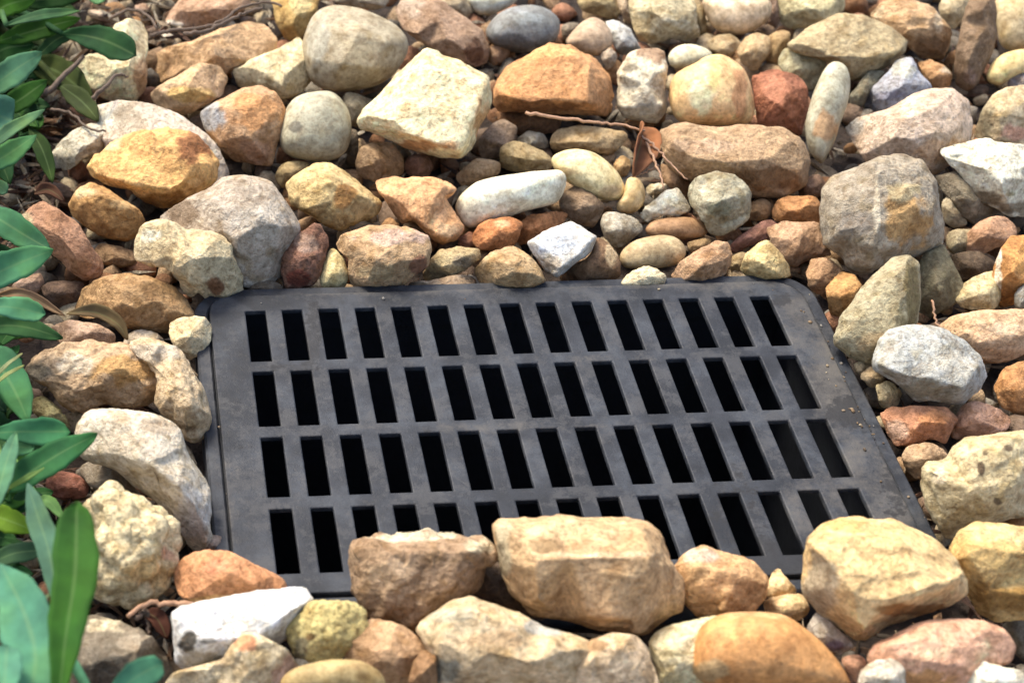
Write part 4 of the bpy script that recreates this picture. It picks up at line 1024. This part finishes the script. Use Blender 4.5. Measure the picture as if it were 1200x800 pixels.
def leaf(parent, root3, line, zs, width, hexcol, shape='spat', tilt=0.0, cup=0.14, name='leaf', label=None, undul=0.08):
    """line: image points of the midrib from base to tip; zs: heights in pitches of its first and last point"""
    pts = parse(line)
    n0 = len(pts)
    zz = np.linspace(zs[0], zs[1], n0)
    P = np.array([on_z(p[0], p[1], z) for p, z in zip(pts, zz)])
    P[1:-1, 2] += 0.12
    P = spline(P, 8 if n0 > 2 else 16)
    n = len(P)
    t = np.linspace(0, 1, n)
    if shape == 'spat':
        wv = t ** 0.75 * (1 - t ** 3.2) ** 0.5
    elif shape == 'lance':
        wv = t ** 0.7 * (1 - t ** 1.5) ** 0.8
    else:
        wv = np.sin(np.pi * np.clip(t, 0, 1)) ** 0.6
    wv = wv / wv.max()
    wv = np.maximum(wv, 0.05)
    dist = np.linalg.norm(P - CAM_P, axis=1).mean()
    half = width / 2 * dist / FPX / math.cos(tilt)
    V, acr = [], []
    cols = np.linspace(-1, 1, 9)
    ph = random.uniform(0, 6)
    for i in range(n):
        tg = P[min(i + 1, n - 1)] - P[max(i - 1, 0)]
        tg /= np.linalg.norm(tg)
        view = CAM_P - P[i]
        view /= np.linalg.norm(view)
        side = np.cross(tg, view); side /= np.linalg.norm(side)
        nrm = np.cross(side, tg)
        s2 = side * math.cos(tilt) + nrm * math.sin(tilt)
        n2 = np.cross(s2, tg)
        for u in cols:
            hgt = cup * half * wv[i] * (u * u * 0.6 + abs(u) * 0.7) + undul * half * math.sin(t[i] * 9 + ph + u * 2)
            ew = 1 + 0.05 * math.sin(t[i] * 17 + ph * 3 + (2 if u > 0 else 0)) + 0.04 * math.sin(t[i] * 41 + ph)
            V.append(P[i] + s2 * half * wv[i] * ew * u + n2 * hgt)
            acr.append(abs(u))
    F = []
    for i in range(n - 1):
        for j in range(8):
            F.append((i * 9 + j, i * 9 + j + 1, (i + 1) * 9 + j + 1, (i + 1) * 9 + j))
    V = np.array(V)
    o_n = len(V)
    # stalk
    if root3 is not None:
        st = spline([root3, (np.asarray(root3) * 0.4 + P[0] * 0.6) + np.array([0, 0, .15]), P[0] * 0.6 + P[1] * 0.4], 5)
        tv, tf = tube(st, np.linspace(.13, .07, len(st)), 6)
        V = np.vstack([V, tv]); F += [tuple(a + o_n for a in f) for f in tf]
        acr += [0.3] * len(tv)
    base = srgb(hexcol) * LEAFK
    cc = np.repeat(base[None], len(V), 0)
    cc = cc * (1 + 0.22 * fbm(V * 0.9 + ph, 3))[:, None]
    o = mesh_obj(name, V * U, F, M_LEAF, parent)
    o.data.color_attributes.new('tint', 'FLOAT_COLOR', 'POINT').data.foreach_set('color', np.column_stack([np.clip(cc, .005, .8), np.ones(len(V))]).ravel())
    o.data.attributes.new('across', 'FLOAT', 'POINT').data.foreach_set('value', acr)
    sm = o.modifiers.new('thickness', 'SOLIDIFY'); sm.thickness = 0.035 * U; sm.offset = 0
    if label: o['label'] = label
    return o

def plant(px, py, label, leaves, stem_h=2.0):
    r3 = on_z(px, py, -1.1)
    root = empty('leafy_plant', (r3 * U).tolist())
    tag(root, label, 'plant', 'leafy plants along the left side')
    top = r3 + np.array([0.4, 0.3, stem_h])
    st = spline([r3, (r3 + top) / 2 + np.array([.2, -.1, 0]), top], 5)
    v, f = tube(st, np.linspace(.22, .14, len(st)), 7)
    o = mesh_obj('stem', v * 1 if False else np.array(v) * U, f, M_LEAF, root)
    c = srgb('6F7A3D') * .6
    o.data.color_attributes.new('tint', 'FLOAT_COLOR', 'POINT').data.foreach_set('color', np.tile([*c, 1], len(v)))
    o.data.attributes.new('across', 'FLOAT', 'POINT').data.foreach_set('value', [.3] * len(v))
    for a in leaves:
        z0 = a[1][0]
        f_ = min(1, max(0, (z0 + 1) / (stem_h + 1)))
        leaf(root, r3 + (top - r3) * f_, *a)
    return root

T0 = [
 ('72,40 100,46 130,55 159,65', (1.6, 1.9), 33, '2F5A31', 'spat', .2),
 ('-22,112 10,92 49,62', (2.4, 2.8), 32, '69A074', 'lance', .15),
 ('5,30 50,22 94,13', (2.2, 2.0), 11, '5E8A56', 'lance', .5),
 ('-5,50 40,40 94,22', (1.4, 1.4), 24, '3E6E1D', 'lance', .2),
 ('86,-22 105,-8 122,2', (2.4, 2.2), 20, '7DB481', 'spat', .1),
 ('-20,22 10,10 42,-2', (2.2, 1.8), 26, '4A7E1E', 'lance', .2),
 ('70,100 95,122 116,142', (.8, .8), 24, '4C5A2C', 'lance', .1),
 ('35,72 70,90 108,116', (.4, .5), 36, '465624', 'lance', .2),
 ('35,150 50,180 62,214', (.5, .3), 20, '345019', 'lance', .1),
 ('-20,75 5,62 40,52', (1.0, 1.2), 30, '2E5A20', 'lance', .3),
 ('20,5 60,2 98,-6', (1.3, 1.3), 24, '264E19', 'lance', .3),
 ('0,130 25,120 55,95', (.8, 1.0), 26, '33601A', 'lance', .2),
]
rl = random.Random(12)
for _ in range(60):
    bx, by = rl.uniform(-40, 40), rl.uniform(-40, 175)
    an = rl.uniform(-0.9, 0.7)
    ln = rl.uniform(38, 70)
    ex, ey = bx + ln * math.cos(an), by + ln * math.sin(an)
    if ex > 92 - max(0, ey - 60) * .5:
        ex = 92 - max(0, ey - 60) * .5 - rl.uniform(0, 12)
    T0.append((f'{bx:.0f},{by:.0f} {(bx+ex)/2:.0f},{(by+ey)/2-4:.0f} {ex:.0f},{ey:.0f}', (rl.uniform(-.3, .6), rl.uniform(-.2, .8)), rl.uniform(14, 26),
               rl.choice(['2C521B', '336024', '3A521E', '2B5229', '3C6A27', '2E5A2C']), 'lance', rl.uniform(0, .6)))
plant(-14, 66, 'dark green leafy plant filling the top left corner', T0, 2.4)
plant(-34, 205, 'plant with narrow pale green leaves between top left corner and red brown rock', [
 ('-30,150 -8,140 15,142', (2.6, 2.6), 50, '6CA581', 'spat', .1),
 ('-22,182 10,158 52,129', (2.8, 3.0), 15, '7DAA73', 'lance', .2),
 ('-25,200 5,188 42,159', (2.2, 2.2), 26, '5C9660', 'lance', .2),
 ('-30,170 -5,185 12,215', (1.0, .9), 30, '2C5A2E', 'lance', .2),
 ('-20,235 -4,222 8,226', (1.2, 1.2), 16, '6FA076', 'spat', .1),
], 3.0)
plant(-42, 330, 'plant with broad teal green leaves beside the long reddish brown rock', [
 ('-30,240 10,268 60,294', (2.2, 2.0), 34, '4F8A5C', 'lance', .2),
 ('-35,336 10,318 62,293', (2.6, 2.9), 38, '68AC76', 'lance', .1),
 ('-28,362 10,364 53,368', (2.5, 2.5), 27, '6FB481', 'spat', .1),
 ('-25,384 20,386 74,396', (1.8, 1.6), 25, '44703F', 'lance', .2),
 ('-30,300 -5,305 20,300', (1.0, 1.0), 30, '2E5C30', 'lance', .2),
], 2.8)
plant(-30, 560, 'crowded green leaf clump at the left edge beside the white grey boulder', [
 ('-25,405 5,440 34,494', (2.4, 2.1), 46, '549460', 'lance', .15),
 ('-20,508 30,510 82,506', (2.8, 2.8), 32, '58A46A', 'spat', .1),
 ('0,578 50,548 114,508', (2.9, 3.0), 36, '45844B', 'lance', .25),
 ('-8,600 4,560 19,506', (3.6, 3.6), 24, '6AA074', 'lance', .2),
 ('-12,548 14,530 40,524', (2.2, 2.3), 20, '6AAC74', 'spat', .1),
 ('6,574 28,566 52,548', (3.1, 3.2), 6, '98BC62', 'lance', .1),
 ('-25,598 5,612 40,622', (1.6, 1.7), 30, '84AE2C', 'lance', .2),
 ('-15,660 20,652 56,644', (1.3, 1.3), 24, '4A6E48', 'lance', .2),
 ('44,586 58,592 75,608', (1.7, 1.6), 14, '84B467', 'lance', .2),
 ('-15,560 10,548 42,540', (1.4, 1.4), 26, '396927', 'lance', .3),
 ('-20,620 10,590 45,578', (1.0, 1.0), 26, '3D7029', 'lance', .3),
 ('-20,475 -5,505 12,530', (1.3, 1.2), 34, '2F5C2E', 'lance', .2),
 ('-8,445 8,432 26,414', (2.8, 3.1), 4, 'DDE29E', 'lance', .1),
 ('-8,452 10,442 28,428', (2.8, 3.0), 4, 'D2DC90', 'lance', .1),
], 3.4)
plant(48, 870, 'tall dark green leaf with teal leaves around it, lower left corner', [
 ('66,840 76,760 88,680 90,588', (4.6, 6.0), 53, '3E7229', 'spat', .1, .2),
 ('68,720 60,660 45,610 33,567', (3.2, 4.0), 29, '648F71', 'lance', .15),
 ('26,850 42,780 28,720 2,662', (4.4, 4.6), 66, '64A682', 'lance', .1),
 ('-5,850 6,800 8,756', (5.0, 5.1), 40, '6CAE87', 'spat', .1),
 ('118,840 150,805 190,776', (3.6, 3.6), 36, '6AAE7F', 'spat', .1),
 ('34,728 44,714 60,694', (3.3, 3.3), 6, 'A9C084', 'lance', .1),
], 3.6)

rl = random.Random(31)
def fill(n, x0, x1, y0, y1, xmax, cols):
    out = []
    for _ in range(n):
        bx, by = rl.uniform(x0, x1), rl.uniform(y0, y1)
        an = rl.uniform(-1.2, 0.9); ln = rl.uniform(34, 62)
        ex, ey = min(xmax - rl.uniform(0, 10), bx + ln * math.cos(an)), by + ln * math.sin(an)
        out.append((f'{bx:.0f},{by:.0f} {(bx+ex)/2:.0f},{(by+ey)/2-3:.0f} {ex:.0f},{ey:.0f}', (rl.uniform(0, 1.0), rl.uniform(0, 1.2)), rl.uniform(15, 25), rl.choice(cols), 'lance', rl.uniform(0, .6)))
    return out
GREENS = ['2F5C2C', '3A6E34', '2C5636', '447A3C', '355F2A']
plant(-60, 620, 'low dark green leaves filling the gap below the pointed leaf at left', fill(26, -35, 20, 500, 720, 66, GREENS), 1.2)
plant(-60, 420, 'dark green leaves half hidden at the left edge beside the crusty rock', fill(16, -40, 2, 370, 500, 34, GREENS), 1.2)

def thin(name, label, cat, line, zs, r0, r1, mat, group=None, sag=0.0):
    pts = parse(line)
    zz = np.interp(np.linspace(0, 1, len(pts)), np.linspace(0, 1, len(zs)), zs)
    P = spline(np.array([on_z(p[0], p[1], z) for p, z in zip(pts, zz)]), 6)
    r = np.random.default_rng(abs(hash(line)) % 1000 if False else int(pts[0][0] * 7 + pts[0][1]) % 1000)
    P[1:-1] += r.normal(scale=.02, size=P[1:-1].shape)
    v, f = tube(P, np.linspace(r0, r1, len(P)), 6)
    v = np.array(v) * U
    loc = v[0]
    o = mesh_obj(name, v, f, mat, loc=loc)
    return tag(o, label, cat, group)
GT = 'dry twigs and needles on the stones'
thin('dry_twig', 'long dry reddish stem lying under the orange brown block', 'twig', '616,132 650,137 690,143 722,146 756,153', (1.5, 1.6), .055, .03, M_NEEDLE, GT)
thin('pine_needle', 'dry needle running down right from the curled leaf to the sage stone', 'needle', '752,160 770,175 785,192 806,210', (1.6, 1.2), .045, .02, M_NEEDLE, GT)
thin('pine_needle', 'dry needle hanging straight down from the curled leaf', 'needle', '756,165 766,185 772,200 778,222', (1.5, 1.2), .05, .02, M_NEEDLE, GT)
thin('pine_needle', 'short dry needle slanting under the curled leaf', 'needle', '772,194 760,200 748,206', (1.0, .9), .035, .02, M_NEEDLE, GT)
thin('root', 'dark bent root arching over the pink brown stone at the top edge', 'root', '176,42 200,36 235,33 262,24 280,10 312,3 330,8', (1.0, 1.3, 1.2), .065, .04, M_TWIG, GT)
thin('root', 'thin grey root just under the dark bent root, top left', 'root', '215,40 240,37 262,28 285,16 308,10', (1.3, 1.6), .07, .05, M_TWIG, GT)
thin('dry_twig', 'short dark twig leaning on the cream angular stone', 'twig', '108,116 122,103 138,88 150,90', (1.3, 1.7, 1.5), .08, .035, M_TWIG, GT)
thin('dry_twig', 'olive brown stalk between the top left leaves and the cream stone', 'twig', '52,112 72,92 98,66', (.7, 1.2), .11, .07, M_TWIG, GT)
thin('dry_twig', 'brown stalk end poking out under the flat orange stone', 'twig', '150,722 172,708 200,706 226,708', (1.0, .9), .06, .07, M_NEEDLE, GT)
thin('dry_twig', 'forked brown twig in front of the knobbly cream stone', 'twig', '160,724 170,716 174,728 172,744', (.9, .5), .07, .04, M_TWIG, GT)
thin('dry_twig', 'thin dark twig at the top left between the tan slab and the edge', 'twig', '128,24 150,12 172,18 184,34', (.9, 1.2), .06, .04, M_TWIG, GT)
thin('dry_twig', 'pale dry stalk among the leaves near the mauve slab', 'twig', '60,128 84,134 104,150 124,154', (.6, .9), .05, .03, M_TWIG, GT)
thin('dry_twig', 'faint straw standing in the gap below the golden block', 'twig', '1092,352 1096,372 1100,386', (.8, .6), .035, .03, M_NEEDLE, GT)

def dead_leaf(label, line, zs, w_, col, tilt, cup, shape='lance'):
    pts = parse(line)
    l3 = on_z(pts[0][0], pts[0][1], zs[0]) * U
    root = None
    o = leaf(None, None, line, zs, w_, col, shape, tilt, cup, 'dry_leaf')
    tag(o, label, 'dry leaf', 'dry brown leaves')
    return o
LEAFK = 0.8
dead_leaf('curled orange brown dry leaf standing between the beige stones', '752,150 750,165 745,185 742,207', (1.5, .9), 26, 'A87450', .6, 1.0)
dead_leaf('narrow olive brown dry leaf between the teal leaf and pink stone', '-5,346 30,350 76,370', (1.5, 1.0), 12, '94785A', .3, .4)
dead_leaf('twisted brown dry leaf lying on the rusty tan stone', '78,368 110,370 135,382 150,398', (1.5, .8), 16, '8A744C', .5, .5)
dead_leaf('small dark curled leaf under the red rock at left', '40,228 56,226 76,236', (.5, .4), 13, '5A4034', .4, .4)
dead_leaf('crumpled brown leaf scrap by the stalk at lower left', '172,716 184,730 196,748', (.6, .4), 20, '5E3A2A', .4, .5)

# loose litter on the soil below the plants: nobody could count it
def litter():
    r = np.random.default_rng(21)
    V, F, CC = [], [], []
    for n in range(2300):
        k_ = r.random()
        if n >= 900:
            px_, py_ = r.uniform(-40, 1240), r.uniform(-60, 860)
        elif k_ < .6:
            px_, py_ = r.uniform(-60, 120), r.uniform(-30, 300)
            if px_ > 70 and py_ > 150: px_ -= 70
        elif k_ < .8:
            px_, py_ = r.uniform(60, 330), r.uniform(-20, 50)
        else:
            px_, py_ = r.uniform(-40, 200), r.uniform(560, 800)
        c = on_z(px_, py_, r.uniform(-.75, -.45) if n < 900 else r.uniform(-.95, -.6))
        if X0 - .6 < c[0] < X1 + .6 and Y0 - .6 < c[1] < Y1 + .6:
            continue
        a = r.uniform(0, 6.28); L_ = r.uniform(.15, .7); w_ = r.uniform(.03, .13)
        dx = np.array([math.cos(a), math.sin(a), r.uniform(-.4, .4)]) * L_
        dy = np.array([-math.sin(a), math.cos(a), r.uniform(-.3, .3)]) * w_
        up = np.array([0, 0, .04])
        b = len(V)
        V += [c - dx, c + dy * .8 - dx * .2, c + dx, c - dy, c + up * 2, c - up * 2]
        F += [(b, b + 1, b + 4), (b + 1, b + 2, b + 4), (b + 2, b + 3, b + 4), (b + 3, b, b + 4),
              (b + 1, b, b + 5), (b + 2, b + 1, b + 5), (b + 3, b + 2, b + 5), (b, b + 3, b + 5)]
        col = srgb(['6A4C38', '8A6A4C', '4A3428', 'A89478', '5A4A34', 'C8BBA0'][r.integers(6)]) * .7
        CC += [[*col, 1]] * 6
    o = mesh_obj('leaf_litter', np.array(V) * U, F, MAT['n'], smooth=False)
    o.data.color_attributes.new('tint', 'FLOAT_COLOR', 'POINT').data.foreach_set('color', np.array(CC).ravel())
    tag(o, 'brown bits of bark and dry leaf on the soil under the plants', None, None, 'stuff')
litter()
